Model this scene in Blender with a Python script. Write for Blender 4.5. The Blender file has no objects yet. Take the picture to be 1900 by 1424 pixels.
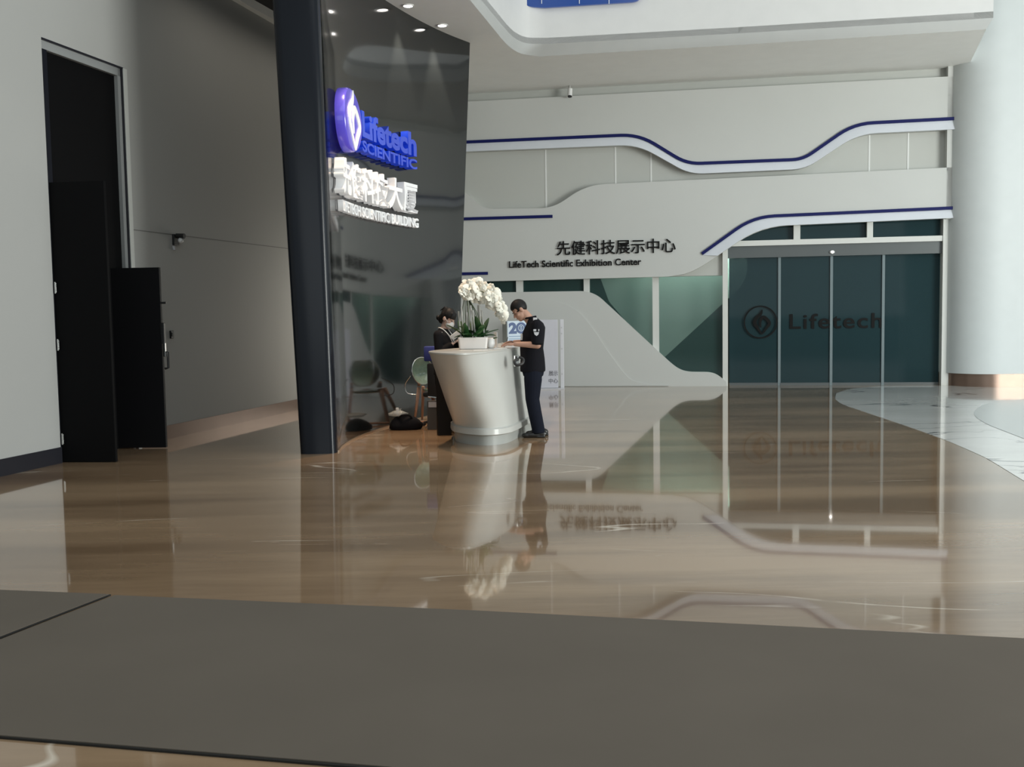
import bpy, bmesh, math, random
from mathutils import Vector, Matrix, Euler
random.seed(7)
S = bpy.context.scene
COL = S.collection
PI = math.pi

# ------------------------------------------------------------------ camera
FPX, CX, CY, CAM_H = 1900.0, 950.0, 712.0, 1.55
PITCH = math.atan(137 / 1900.0)
ROLL = -0.016
RM = (Matrix.Rotation(PI / 2 - PITCH, 3, 'X') @ Matrix.Rotation(ROLL, 3, 'Z'))
CO = Vector((0, 0, CAM_H))
cd = bpy.data.cameras.new('camera')
cd.sensor_width = 36.0
cd.lens = 36.0 * FPX / 1900.0
cd.clip_end = 200
cam = bpy.data.objects.new('camera', cd)
COL.objects.link(cam)
cam.matrix_world = Matrix.Translation(CO) @ RM.to_4x4()
S.camera = cam

# ------------------------------------------------------------------ world, lights, exposure
wd = bpy.data.worlds.new('world')
S.world = wd
wd.use_nodes = True
bg = wd.node_tree.nodes['Background']
bg.inputs[0].default_value = (0.84, 0.95, 0.95, 1)
bg.inputs[1].default_value = 0.46
vs = S.view_settings
vs.view_transform = 'Standard'
vs.look = 'None'
vs.exposure = -0.18
vs.gamma = 1.0
vs.use_curve_mapping = False


def area_light(name, loc, target, sx, sy, power, color):
    l = bpy.data.lights.new(name, 'AREA')
    l.shape = 'RECTANGLE'
    l.size, l.size_y = sx, sy
    l.energy = power
    l.color = color
    o = bpy.data.objects.new(name, l)
    COL.objects.link(o)
    o.location = loc
    o.rotation_euler = (Vector(target) - Vector(loc)).to_track_quat('-Z', 'Y').to_euler()
    return o


# daylight from the tall glazed facade on the right and from the entrance behind the camera
area_light('facade_daylight', (13.5, 9.0, 4.2), (2.0, 15.0, 2.5), 10, 7, 380, (0.86, 0.97, 1.0))
area_light('entrance_daylight', (2.0, -8.0, 4.0), (-2.0, 12.0, 1.5), 12, 6, 300, (0.90, 0.97, 1.0))
# skylight over the middle of the atrium
area_light('atrium_skylight', (3.8, 7.0, 9.8), (3.6, 8.0, 0.0), 8, 10, 380, (0.95, 0.98, 1.0))
# added upward fill that brightens the soffit, like bounce off unseen sunlit pavement
area_light('soffit_fill', (14.0, 4.0, 0.1), (4.0, 15.0, 6.5), 6, 12, 4700, (0.97, 1.0, 0.96))


# ------------------------------------------------------------------ projection helpers (used to read sizes off the planes of the room)
def ray(x, y):
    return RM @ Vector(((x - CX) / FPX, -(y - CY) / FPX, -1.0))


def PZ(x, y, z=0.0):
    d = ray(x, y)
    return CO + d * ((z - CAM_H) / d.z)


def PP(x, y, q, n):
    d = ray(x, y)
    return CO + d * ((q - CO).dot(n) / d.dot(n))


def to_px(p):
    v = RM.transposed() @ (Vector(p) - CO)
    return (CX + FPX * v.x / -v.z, CY - FPX * v.y / -v.z)


# ------------------------------------------------------------------ materials
def mat(name, color, rough=0.5, metal=0.0, spec=0.5, coat=0.0, emit=None, estr=0.0, noise=0.0, nscale=4.0, trans=0.0, alpha=1.0, ior=None,
        rnoise=0.0):
    m = bpy.data.materials.new(name)
    m.use_nodes = True
    nt = m.node_tree
    b = nt.nodes['Principled BSDF']
    c = tuple(color) + (1,)
    b.inputs['Base Color'].default_value = c
    b.inputs['Roughness'].default_value = rough
    b.inputs['Metallic'].default_value = metal
    b.inputs['Specular IOR Level'].default_value = spec
    b.inputs['Coat Weight'].default_value = coat
    b.inputs['Coat Roughness'].default_value = 0.03
    b.inputs['Transmission Weight'].default_value = trans
    b.inputs['Alpha'].default_value = alpha
    if ior:
        b.inputs['IOR'].default_value = ior
    if emit:
        b.inputs['Emission Color'].default_value = tuple(emit) + (1,)
        b.inputs['Emission Strength'].default_value = estr
    n = max(noise, 0.04)
    tc = nt.nodes.new('ShaderNodeTexCoord')
    nz = nt.nodes.new('ShaderNodeTexNoise')
    nz.inputs['Scale'].default_value = nscale
    nz.inputs['Detail'].default_value = 5
    nt.links.new(tc.outputs['Object'], nz.inputs['Vector'])
    mx = nt.nodes.new('ShaderNodeMix')
    mx.data_type = 'RGBA'
    mx.inputs[6].default_value = tuple(max(0, v * (1 - n)) for v in color) + (1,)
    mx.inputs[7].default_value = tuple(min(1, v * (1 + n)) for v in color) + (1,)
    nt.links.new(nz.outputs['Fac'], mx.inputs[0])
    nt.links.new(mx.outputs[2], b.inputs['Base Color'])
    if rnoise:
        mr = nt.nodes.new('ShaderNodeMapRange')
        mr.inputs[3].default_value = max(0.0, rough - rnoise)
        mr.inputs[4].default_value = rough + rnoise
        nt.links.new(nz.outputs['Fac'], mr.inputs[0])
        nt.links.new(mr.outputs[0], b.inputs['Roughness'])
    return m


def marble(name, base, dark, vein, stretch, rough, coat, vein_w, vein_scale, mask_lo, rot=0.0):
    m = bpy.data.materials.new(name)
    m.use_nodes = True
    nt = m.node_tree
    N, L = nt.nodes, nt.links
    b = N['Principled BSDF']
    tc = N.new('ShaderNodeTexCoord')
    mp = N.new('ShaderNodeMapping')
    mp.inputs['Scale'].default_value = stretch
    mp.inputs['Rotation'].default_value = (0, 0, rot)
    L.new(tc.outputs['Object'], mp.inputs['Vector'])
    n1 = N.new('ShaderNodeTexNoise')
    n1.inputs['Scale'].default_value = 1.3
    n1.inputs['Detail'].default_value = 8
    n1.inputs['Roughness'].default_value = 0.62
    L.new(mp.outputs[0], n1.inputs['Vector'])
    mx = N.new('ShaderNodeMix')
    mx.data_type = 'RGBA'
    mx.inputs[6].default_value = dark + (1,)
    mx.inputs[7].default_value = base + (1,)
    r1 = N.new('ShaderNodeMapRange')
    r1.inputs[1].default_value, r1.inputs[2].default_value = 0.38, 0.62
    L.new(n1.outputs['Fac'], r1.inputs[0])
    L.new(r1.outputs[0], mx.inputs[0])
    n2 = N.new('ShaderNodeTexNoise')
    n2.inputs['Scale'].default_value = vein_scale
    n2.inputs['Detail'].default_value = 3
    n2.inputs['Distortion'].default_value = 0.6
    L.new(mp.outputs[0], n2.inputs['Vector'])
    sub = N.new('ShaderNodeMath'); sub.operation = 'SUBTRACT'; sub.inputs[1].default_value = 0.5
    ab = N.new('ShaderNodeMath'); ab.operation = 'ABSOLUTE'
    L.new(n2.outputs['Fac'], sub.inputs[0]); L.new(sub.outputs[0], ab.inputs[0])
    vr = N.new('ShaderNodeMapRange')
    vr.inputs[1].default_value, vr.inputs[2].default_value = 0.0, vein_w
    vr.inputs[3].default_value, vr.inputs[4].default_value = 1.0, 0.0
    L.new(ab.outputs[0], vr.inputs[0])
    n3 = N.new('ShaderNodeTexNoise')
    n3.inputs['Scale'].default_value = 0.8
    n3.inputs['Detail'].default_value = 4
    L.new(tc.outputs['Object'], n3.inputs['Vector'])
    mr = N.new('ShaderNodeMapRange')
    mr.inputs[1].default_value, mr.inputs[2].default_value = mask_lo, mask_lo + 0.1
    L.new(n3.outputs['Fac'], mr.inputs[0])
    mul = N.new('ShaderNodeMath'); mul.operation = 'MULTIPLY'
    L.new(vr.outputs[0], mul.inputs[0]); L.new(mr.outputs[0], mul.inputs[1])
    mv = N.new('ShaderNodeMix'); mv.data_type = 'RGBA'
    L.new(mul.outputs[0], mv.inputs[0])
    L.new(mx.outputs[2], mv.inputs[6])
    mv.inputs[7].default_value = vein + (1,)
    L.new(mv.outputs[2], b.inputs['Base Color'])
    b.inputs['Roughness'].default_value = rough
    b.inputs['Coat Weight'].default_value = coat
    b.inputs['Coat Roughness'].default_value = 0.02
    b.inputs['Coat IOR'].default_value = 1.6
    return m


M = {}
M['floor'] = marble('brown_marble', (0.40, 0.27, 0.165), (0.22, 0.14, 0.082), (0.80, 0.70, 0.58), (0.13, 0.85, 1), 0.055, 0.35, 0.0042, 1.0, 0.52, 0.10)
M['white_marble'] = marble('white_marble', (0.76, 0.75, 0.72), (0.68, 0.67, 0.64), (0.07, 0.07, 0.08), (0.45, 0.9, 1), 0.08, 0.3, 0.012, 1.1, 0.43, 0.5)
M['mat_grey'] = mat('woven_mat_grey', (0.138, 0.116, 0.094), 0.9, noise=0.12, nscale=1.2, spec=0.2)
M['mat_edge'] = mat('mat_rubber_edge', (0.012, 0.011, 0.01), 0.7)
M['wall_left'] = mat('wall_paint_left', (0.42, 0.42, 0.405), 0.75, noise=0.03, nscale=0.7)
M['wall_white'] = mat('wall_paint_white', (0.525, 0.535, 0.515), 0.6, noise=0.02, nscale=0.6)
M['wall_recess'] = mat('recess_panel_grey', (0.46, 0.47, 0.44), 0.55, noise=0.03, nscale=1.0)
M['ledge'] = mat('ledge_lit_white', (0.64, 0.67, 0.72), 0.5)  # paler and bluer than the wall: light on the ledges put into colour
M['soffit'] = mat('soffit_white', (0.82, 0.83, 0.81), 0.6)
M['soffit_edge'] = mat('soffit_edge_shade', (0.42, 0.43, 0.42), 0.6)  # darker than the soffit: shade on the down-facing chamfer put into the grey
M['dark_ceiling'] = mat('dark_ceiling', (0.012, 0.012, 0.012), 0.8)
M['blue'] = mat('stripe_blue', (0.003, 0.007, 0.085), 0.6, spec=.25)
M['seam'] = mat('seam_grey', (0.70, 0.71, 0.69), 0.6)
M['groove'] = mat('groove_dark', (0.22, 0.22, 0.21), 0.7)
M['frame_white'] = mat('frame_white', (0.62, 0.63, 0.60), 0.45)
M['glass'] = mat('tinted_glass', (0.045, 0.10, 0.092), 0.06, alpha=0.30, spec=0.3)
M['door_glass'] = mat('door_glass', (0.018, 0.042, 0.048), 0.05, alpha=0.84, spec=0.15)
M['leaf_frame'] = mat('door_leaf_frame', (0.16, 0.20, 0.21), 0.3, metal=0.3)
M['header'] = mat('door_header_grey', (0.10, 0.11, 0.11), 0.35, metal=0.4)
M['panel_green'] = mat('inner_panel_green', (0.36, 0.48, 0.42), 0.8)
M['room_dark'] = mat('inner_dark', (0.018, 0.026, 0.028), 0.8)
M['black'] = mat('black_plastic', (0.012, 0.012, 0.013), 0.45)
M['letter_black'] = mat('letter_black', (0.006, 0.006, 0.006), 0.6, spec=.15)
M['door_black'] = mat('door_black', (0.0045, 0.0045, 0.005), 0.7, spec=0.08)
M['door_navy'] = mat('door_navy', (0.007, 0.008, 0.013), 0.6, spec=0.2)
M['base_black'] = mat('baseboard_black', (0.018, 0.018, 0.024), 0.4)
M['bronze'] = mat('baseboard_bronze', (0.19, 0.13, 0.10), 0.3, metal=0.6, noise=0.15, nscale=3)
M['glossy_black'] = mat('glossy_black_panel', (0.009, 0.0105, 0.011), 0.09, coat=0.2, spec=0.5)
M['slab_navy'] = mat('slab_navy', (0.009, 0.011, 0.016), 0.22, spec=.22)
M['brass'] = mat('pale_brass', (0.55, 0.42, 0.30), 0.3, metal=.8)
M['head_grey'] = mat('door_head_grey', (.30, .31, .31), .5)
M['fascia'] = mat('fascia_white', (.62, .62, .61), .6)
M['steel'] = mat('steel', (0.55, 0.55, 0.54), 0.25, metal=1.0)
M['chrome'] = mat('chrome', (0.75, 0.75, 0.74), 0.12, metal=1.0)
M['white_lit'] = mat('white_lit_letter', (0.8, 0.8, 0.8), 0.4, emit=(1, 1, 1), estr=0.16)
M['blue_lit'] = mat('blue_lit_letter', (0.012, 0.045, 0.42), 0.2, coat=0.5, emit=(0.01, 0.05, 0.75), estr=0.30)
M['blue_side'] = mat('purple_blue_side', (0.10, 0.08, 0.55), 0.2, coat=0.4, emit=(0.08, 0.05, 0.7), estr=0.25)
M['lamp'] = mat('lamp_lens', (1, 1, 1), 0.4, emit=(1, 0.96, 0.9), estr=12)
M['counter'] = mat('counter_white', (0.54, 0.54, 0.51), 0.35, coat=0.25)
M['counter_base'] = mat('counter_plinth_grey', (0.40, 0.41, 0.39), 0.35)
M['planter'] = mat('planter_ceramic', (0.72, 0.68, 0.65), 0.3, coat=0.3)
M['leaf'] = mat('leaf_green', (0.022, 0.075, 0.022), 0.35, noise=0.35, nscale=6)
M['leaf_light'] = mat('leaf_green_pale', (0.06, 0.12, 0.045), 0.4, noise=0.3, nscale=6)
M['petal'] = mat('petal_cream', (0.83, 0.81, 0.72), 0.55, noise=0.03)
M['petal_heart'] = mat('petal_heart', (0.65, 0.5, 0.12), 0.6)
M['stem'] = mat('orchid_stem', (0.10, 0.13, 0.07), 0.5)
M['stake'] = mat('support_stake', (0.46, 0.45, 0.42), 0.4)
M['paper'] = mat('paper', (0.80, 0.79, 0.77), 0.8)
M['skin'] = mat('skin', (0.44, 0.25, 0.18), 0.5, noise=0.06, nscale=9)
M['skin_pale'] = mat('skin_pale', (0.56, 0.38, 0.31), 0.5)
M['lip'] = mat('lip', (0.30, 0.12, 0.10), 0.5)
M['eye'] = mat('eye_dark', (0.02, 0.015, 0.012), 0.3)
M['hair'] = mat('hair_black', (0.008, 0.007, 0.007), 0.55, noise=0.3, nscale=30, spec=.25)
M['shirt'] = mat('uniform_black', (0.006, 0.006, 0.009), 0.9, noise=0.2, nscale=12, spec=.2)
M['trouser'] = mat('trouser_navy', (0.006, 0.008, 0.016), 0.9, noise=0.2, nscale=12, spec=.2)
M['suit'] = mat('suit_black', (0.007, 0.007, 0.009), 0.9, noise=0.2, nscale=12, spec=.2)
M['shoe'] = mat('shoe_black', (0.012, 0.011, 0.010), 0.35)
M['patch'] = mat('patch_silver', (0.50, 0.50, 0.52), 0.5)
M['white'] = mat('white_plastic', (0.75, 0.75, 0.74), 0.4)
M['box_blue'] = mat('box_pale_blue', (0.42, 0.50, 0.58), 0.45)
M['print_blue'] = mat('print_blue', (0.02, 0.055, 0.17), 0.5)
M['print_grey'] = mat('print_grey', (0.17, 0.25, 0.36), 0.5)
M['acrylic'] = mat('standee_lilac', (0.55, 0.55, 0.60), 0.3)
M['acrylic_side'] = mat('standee_side', (0.62, 0.62, 0.65), 0.3)
M['shell'] = mat('chair_shell_green', (0.20, 0.28, 0.21), 0.15, coat=0.5, noise=0.35, nscale=14)
M['wood'] = mat('chair_wood', (0.42, 0.235, 0.15), 0.45, noise=0.25, nscale=10)
M['wood_dark'] = mat('wood_red_brown', (0.21, 0.075, 0.045), 0.45, noise=0.2, nscale=10)
M['navy_fabric'] = mat('blue_fabric', (0.035, 0.05, 0.23), 0.7)
M['dark_panel'] = mat('dark_brown_panel', (0.010, 0.008, 0.007), 0.6, spec=.2)
M['clear_bag'] = mat('clear_plastic', (0.5, 0.52, 0.5), 0.15, alpha=0.55)
M['column'] = mat('column_white', (0.56, 0.595, 0.595), 0.55)
M['screen_blue'] = mat('blue_screen', (0.01, 0.03, 0.12), 0.15, emit=(0.01, 0.05, 0.23), estr=0.7, noise=0.5, nscale=1.0)
M['grey_reflection'] = mat('grey_reflection', (0.36, 0.38, 0.37), 0.12, coat=0.4)


# ------------------------------------------------------------------ mesh builder
def wloc(o):
    v = Vector((0, 0, 0))
    while o is not None:
        v = v + Vector(o.location)
        o = o.parent
    return v


class MB:
    def __init__(self):
        self.bm = bmesh.new()

    def box(self, c, s, rz=0.0, bev=0.0, rot=None):
        c = Vector(c)
        R = rot if rot is not None else Matrix.Rotation(rz, 3, 'Z')
        tmp = bmesh.new()
        bmesh.ops.create_cube(tmp, size=1)
        for v in tmp.verts:
            v.co = Vector((v.co.x * s[0], v.co.y * s[1], v.co.z * s[2]))
        if bev:
            bmesh.ops.bevel(tmp, geom=list(tmp.edges), offset=bev, segments=2, affect='EDGES', profile=0.5)
        mp = {}
        for v in tmp.verts:
            mp[v] = self.bm.verts.new(R @ v.co + c)
        for f in tmp.faces:
            self.bm.faces.new([mp[v] for v in f.verts])
        tmp.free()
        return self

    def prism(self, pts, vec):
        vec = Vector(vec)
        a = [self.bm.verts.new(p) for p in pts]
        b = [self.bm.verts.new(Vector(p) + vec) for p in pts]
        self.bm.faces.new(a)
        self.bm.faces.new(list(reversed(b)))
        n = len(pts)
        for i in range(n):
            self.bm.faces.new([a[i], b[i], b[(i + 1) % n], a[(i + 1) % n]])
        return self

    def quad(self, pts):
        self.bm.faces.new([self.bm.verts.new(p) for p in pts])
        return self

    def loft(self, rings, caps=True, closed=True):
        vr = [[self.bm.verts.new(p) for p in r] for r in rings]
        n = len(vr[0])
        for a, b in zip(vr[:-1], vr[1:]):
            for i in range(n if closed else n - 1):
                j = (i + 1) % n
                self.bm.faces.new([a[i], a[j], b[j], b[i]])
        if caps:
            self.bm.faces.new(list(reversed(vr[0])))
            self.bm.faces.new(vr[-1])
        return self

    def rings(self, lst, n=20):
        """lst of (center, rx, ry): horizontal elliptic rings"""
        rs = []
        for c, rx, ry in lst:
            c = Vector(c)
            rs.append([c + Vector((rx * math.cos(2 * PI * i / n), ry * math.sin(2 * PI * i / n), 0)) for i in range(n)])
        return self.loft(rs)

    def tube(self, path, r, n=8, flat=1.0):
        path = [Vector(p) for p in path]
        rr = r if isinstance(r, (list, tuple)) else [r] * len(path)
        rs = []
        prev = None
        for i, p in enumerate(path):
            t = (path[min(i + 1, len(path) - 1)] - path[max(i - 1, 0)]).normalized()
            if prev is None:
                u = t.cross(Vector((0, 0, 1)))
                if u.length < 1e-3:
                    u = t.cross(Vector((0, 1, 0)))
            else:
                u = prev - t * prev.dot(t)
            u.normalize()
            prev = u
            w = t.cross(u)
            rs.append([p + (u * math.cos(2 * PI * k / n) + w * flat * math.sin(2 * PI * k / n)) * rr[i] for k in range(n)])
        return self.loft(rs)

    def ellipsoid(self, c, r, rot=None, nu=16, nv=10):
        c = Vector(c)
        R = rot if rot is not None else Matrix.Identity(3)
        rs = []
        top = self.bm.verts.new(c + R @ Vector((0, 0, r[2])))
        bot = self.bm.verts.new(c + R @ Vector((0, 0, -r[2])))
        for j in range(1, nv):
            th = PI * j / nv
            rs.append([self.bm.verts.new(c + R @ Vector((r[0] * math.sin(th) * math.cos(2 * PI * i / nu), r[1] * math.sin(th) * math.sin(2 * PI * i / nu), r[2] * math.cos(th)))) for i in range(nu)])
        for i in range(nu):
            j = (i + 1) % nu
            self.bm.faces.new([top, rs[0][i], rs[0][j]])
            self.bm.faces.new([bot, rs[-1][j], rs[-1][i]])
            for a, b in zip(rs[:-1], rs[1:]):
                self.bm.faces.new([a[i], b[i], b[j], a[j]])
        return self

    def capsule(self, a, ra, b, rb, n=12):
        a, b = Vector(a), Vector(b)
        d = (b - a)
        L = d.length
        t = d.normalized()
        path, rr = [], []
        for k in range(5):
            th = PI / 2 * k / 4
            path.append(a - t * ra * math.cos(th)); rr.append(max(ra * math.sin(th), ra * 0.06))
        for k in range(5):
            th = PI / 2 * k / 4
            path.append(b + t * rb * math.sin(th)); rr.append(max(rb * math.cos(th), rb * 0.06))
        return self.tube(path, rr, n)

    def xform(self, R, c=(0, 0, 0)):
        c = Vector(c)
        for v in self.bm.verts:
            v.co = R @ v.co + c
        return self

    def build(self, name, m, parent=None, world=True, smooth=False, bevel=0.0, remesh=0.0, smooth_it=4, angle=None):
        bmesh.ops.recalc_face_normals(self.bm, faces=list(self.bm.faces))
        if parent is not None and world:
            d = wloc(parent)
            for v in self.bm.verts:
                v.co -= d
        me = bpy.data.meshes.new(name)
        self.bm.to_mesh(me)
        self.bm.free()
        me.materials.append(M[m] if isinstance(m, str) else m)
        o = bpy.data.objects.new(name, me)
        COL.objects.link(o)
        if remesh:
            md = o.modifiers.new('r', 'REMESH')
            md.mode = 'VOXEL'
            md.voxel_size = remesh
            sm = o.modifiers.new('s', 'SMOOTH')
            sm.iterations = smooth_it
            sm.factor = 0.5
            dg = bpy.context.evaluated_depsgraph_get()
            me2 = bpy.data.meshes.new_from_object(o.evaluated_get(dg))
            o.modifiers.clear()
            o.data = me2
            bpy.data.meshes.remove(me)
            me = me2
            me.name = name
            if not me.materials:
                me.materials.append(M[m] if isinstance(m, str) else m)
            smooth = True
        if smooth:
            for p in me.polygons:
                p.use_smooth = True
            if angle:
                me.set_sharp_from_angle(angle=math.radians(angle))
        if bevel:
            bv = o.modifiers.new('bevel', 'BEVEL')
            bv.width = bevel
            bv.segments = 2
            bv.limit_method = 'ANGLE'
        if parent is not None:
            o.parent = parent
        return o


def empty(name, loc=(0, 0, 0), rz=0.0):
    o = bpy.data.objects.new(name, None)
    COL.objects.link(o)
    o.location = loc
    o.rotation_euler = (0, 0, rz)
    o.empty_display_size = 0.2
    return o


def tag(o, label, cat, group=None):
    o['label'] = label
    o['category'] = cat
    if group:
        o['group'] = group
    return o


def struct(o, label, cat=None):
    o['kind'] = 'structure'
    o['label'] = label
    o['category'] = cat or 'wall'
    return o


def fillet(pts, r, n=6, closed=False):
    """round the corners of a 2D polyline; r one radius or a list"""
    P = [Vector(p[:2]) for p in pts]
    out = []
    N = len(P)
    for i in range(N):
        ri = r[i] if isinstance(r, (list, tuple)) else r
        if (not closed and i in (0, N - 1)) or ri <= 0:
            out.append(P[i])
            continue
        a, b, c = P[i - 1], P[i], P[(i + 1) % N]
        d1 = min(ri, (a - b).length * 0.48)
        d2 = min(ri, (c - b).length * 0.48)
        s = b + (a - b).normalized() * d1
        e = b + (c - b).normalized() * d2
        for k in range(n + 1):
            t = k / n
            out.append(s * (1 - t) ** 2 + b * 2 * t * (1 - t) + e * t * t)
    return [(p.x, p.y) for p in out]


def spline(pts, n=6, closed=False):
    P = [Vector(p) for p in pts]
    N = len(P)
    out = []
    for i in range(N if closed else N - 1):
        if closed:
            p0, p1, p2, p3 = P[i - 1], P[i], P[(i + 1) % N], P[(i + 2) % N]
        else:
            p0, p1, p2, p3 = P[max(i - 1, 0)], P[i], P[i + 1], P[min(i + 2, N - 1)]
        for k in range(n):
            t = k / n
            out.append(0.5 * ((2 * p1) + (p2 - p0) * t + (2 * p0 - 5 * p1 + 4 * p2 - p3) * t * t + (3 * p1 - p0 - 3 * p2 + p3) * t ** 3))
    if not closed:
        out.append(P[-1])
    return out


def text_bm(s, extrude=0.02, weight=0.0, spacing=1.0):
    """flat text: mesh data with x 0..w, y as typed, z -extrude..extrude"""
    cu = bpy.data.curves.new('t', 'FONT')
    cu.body = s
    cu.size = 1.0
    cu.extrude = extrude
    cu.offset = weight
    cu.space_character = spacing
    cu.resolution_u = 4
    o = bpy.data.objects.new('t', cu)
    COL.objects.link(o)
    dg = bpy.context.evaluated_depsgraph_get()
    dg.update()
    me = bpy.data.meshes.new_from_object(o.evaluated_get(dg))
    bpy.data.objects.remove(o)
    bpy.data.curves.remove(cu)
    mb = MB()
    mb.bm.from_mesh(me)
    bpy.data.meshes.remove(me)
    xs = [v.co.x for v in mb.bm.verts]
    ys = [v.co.y for v in mb.bm.verts]
    return mb, min(xs), max(xs), min(ys), max(ys)


def ribbon2d(path, w):
    """outline polygon (2D) of a stroke along path with width w (or list)"""
    P = [Vector(p) for p in path]
    ww = w if isinstance(w, (list, tuple)) else [w] * len(P)
    Lf, Rt = [], []
    for i, p in enumerate(P):
        t = (P[min(i + 1, len(P) - 1)] - P[max(i - 1, 0)]).normalized()
        nrm = Vector((-t.y, t.x))
        Lf.append(p + nrm * ww[i] / 2)
        Rt.append(p - nrm * ww[i] / 2)
    return Lf, Rt


# ================================================================== BACK WALL FRAME
ANG = math.radians(-10)
BU = Vector((math.cos(ANG), math.sin(ANG), 0))
BN = Vector((-math.sin(ANG), math.cos(ANG), 0))      # away from the viewer
BQ = PZ(1350, 716)


def PB(x, y, off=0.0):
    return PP(x, y, BQ - BN * off, BN)


def UZ(x, y, off=0.0):
    p = PB(x, y, off)
    return ((p - BQ).dot(BU), p.z)


def W(u, z, off=0.0):
    return BQ + BU * u + Vector((0, 0, z)) - BN * off


SOF = 5.87
# ================================================================== FLOOR
mb = MB()
mb.box((3, 12, -0.05), (26, 28, 0.1))
struct(mb.build('floor', 'floor'), 'polished brown marble floor with pale veins', 'floor')

# white marble inlay on the right and inside it a grey patch painted for a reflection
wm = [PZ(x, y, 0.002) for x, y in ([(1550, 737)] + fillet([(1552, 730), (1575, 722), (1640, 716.5), (1760, 716)], 10) + [(1960, 712), (2100, 712), (2100, 1010)] + fillet([(2000, 945), (1900, 893), (1830, 850), (1760, 819), (1700, 797), (1620, 770), (1560, 750), (1550, 741)], 20))]
wm = [Vector((p.x, p.y, 0.0)) for p in wm]
ta = MB().prism(wm, (0, 0, 0.003)).build('trim_1', 'white_marble')
struct(ta, 'white marble floor band with dark veins curving from the glass doors', 'floor inlay')
gm = [PZ(x, y) for x, y in fillet([(1805, 766), (1822, 752), (1855, 745), (1930, 739), (2100, 735), (2100, 905), (1960, 841), (1900, 815), (1835, 790), (1812, 777)], 12, closed=True)]
ta = MB().prism([Vector((p.x, p.y, 0.003)) for p in gm], (0, 0, 0.003)).build('trim_2', 'grey_reflection')
struct(ta, 'grey patch inside the white marble band, standing in for a reflection', 'floor inlay')

# ================================================================== BACK WALL
ulo = UZ(700, 500)[0]
uhi = UZ(1790, 500)[0]
zg = 2.62
# backing plane above the glazing
mb = MB()
mb.prism([W(ulo, 2.15, 0), W(UZ(1345, 500)[0], 2.15, 0), W(UZ(1345, 500)[0], 3.13, 0), W(uhi, 3.13, 0), W(uhi, 6.4, 0), W(ulo, 6.4, 0)], BN * 0.2)
wb = struct(mb.build('wall_back', 'wall_recess'), 'white sculpted back wall with grey recessed panels', 'wall')

# upper panel
s1 = fillet([(600, 275), (869, 263.4), (1186, 249.5), (1275, 304), (1490, 295.5), (1585, 229.5), (1778, 219.5)], [0, 0, 34, 26, 20, 36, 0])
lo1 = fillet([(600, 293), (869, 281), (1183, 268.5), (1280, 323), (1494, 313.5), (1592, 248.5), (1790, 239)], [0, 0, 34, 26, 26, 36, 0])
up = [UZ(x, y, .18) for x, y in lo1]
ztop = UZ(1300, 166, .18)[1]
poly = [W(u, z, .18) for u, z in up] + [W(uhi, ztop, .18), W(ulo, ztop - 0.0, .18)]
MB().prism(poly, BN * 0.18).build('upper_panel', 'wall_white', wb)


def ledge(name, top, bot, off, parent, m='ledge', proud=0.05):
    a = [PB(x, y, off + 0.004) for x, y in top]
    b = [PB(x, y, off + proud) for x, y in bot]
    a2 = [p + BN * 0.08 for p in a]
    b2 = [PB(x, y, off) + BN * 0.08 for x, y in bot]
    mb = MB()
    n = len(a)
    rings = [[a[i], b[i], b2[i], a2[i]] for i in range(n)]
    mb.loft(rings)
    return mb.build(name, m, parent)


ledge('ledge', [(x, y + 3) for x, y in s1], lo1, .18, wb)
# horizontal bend line of the upper panel
pa, pb_ = PB(870, 196, .183), PB(1745, 157, .183)

# middle panel
mt = fillet([(600, 352), (862, 352), (893, 388), (1026, 386.5), (1088, 343.5), (1790, 309.5)], [0, 20, 24, 26, 34, 0])
mbm = fillet([(1790, 403.5), (1412, 420.5), (1284, 507), (1240, 513.5), (840, 524), (600, 530)], [0, 52, 40, 0, 0, 0])
poly = [PB(x, y, .18) for x, y in mt] + [PB(x, y, .18) for x, y in mbm]
MB().prism(poly, BN * 0.18).build('middle_panel', 'wall_white', wb)
s4 = fillet([(1302.5, 471), (1398, 402.5), (1778, 385.5)], [0, 40, 0])
l4 = fillet([(1331, 474.5), (1411, 420.5), (1790, 403.5)], [0, 50, 0])
ledge('ledge', [(x, y + 3) for x, y in s4], l4, .18, wb)
# seams of the recessed panels
for x, y0, y1 in ((1013, 270, 392), (1142, 262, 345), (1208, 268, 338), (1613, 240, 320), (1685, 236, 318)):
    u = UZ(x, (y0 + y1) / 2)[0]
    z0, z1 = UZ(x, y1)[1], UZ(x, y0)[1]
    mb = MB().box(W(u, (z0 + z1) / 2, 0.003), (0.03, 0.008, z1 - z0), ANG)
    mb.build('panel_seam', 'seam', wb)
u = UZ(1757, 280, 0.09)[0]
MB().box(W(u + .06, 4.6, 0.09), (0.16, 0.18, 3.0), ANG).build('end_cheek', 'wall_white', wb)

# low swoosh panel rising from the floor
lp = fillet([(600, 549), (1000, 541.5), (1100, 540), (1252, 681), (1272, 690.5), (1325, 691), (1347, 708)], [0, 0, 24, 18, 16, 16, 0])
pts = [UZ(x, y, .12) for x, y in lp]
poly = [W(u, z, .12) for u, z in pts] + [W(pts[-1][0] + .02, 0, .12), W(pts[0][0], 0, .12)]
lowp = MB().prism(poly, BN * 0.12).build('low_panel', 'wall_white', wb)
# raised sweep on the low panel: a shallow second layer with a curved edge
sw = spline([(700, 552), (960, 553), (1020, 556), (1068, 575), (1100, 610), (1130, 655), (1165, 700), (1195, 712), (1240, 716)], 5)
pts = [UZ(p[0], p[1], .14) for p in sw]
poly = [W(u, max(z, 0), .14) for u, z in pts] + [W(pts[0][0], 0, .14)]
MB().prism(poly, BN * 0.02).build('curved_sweep', 'wall_white', wb)


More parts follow.
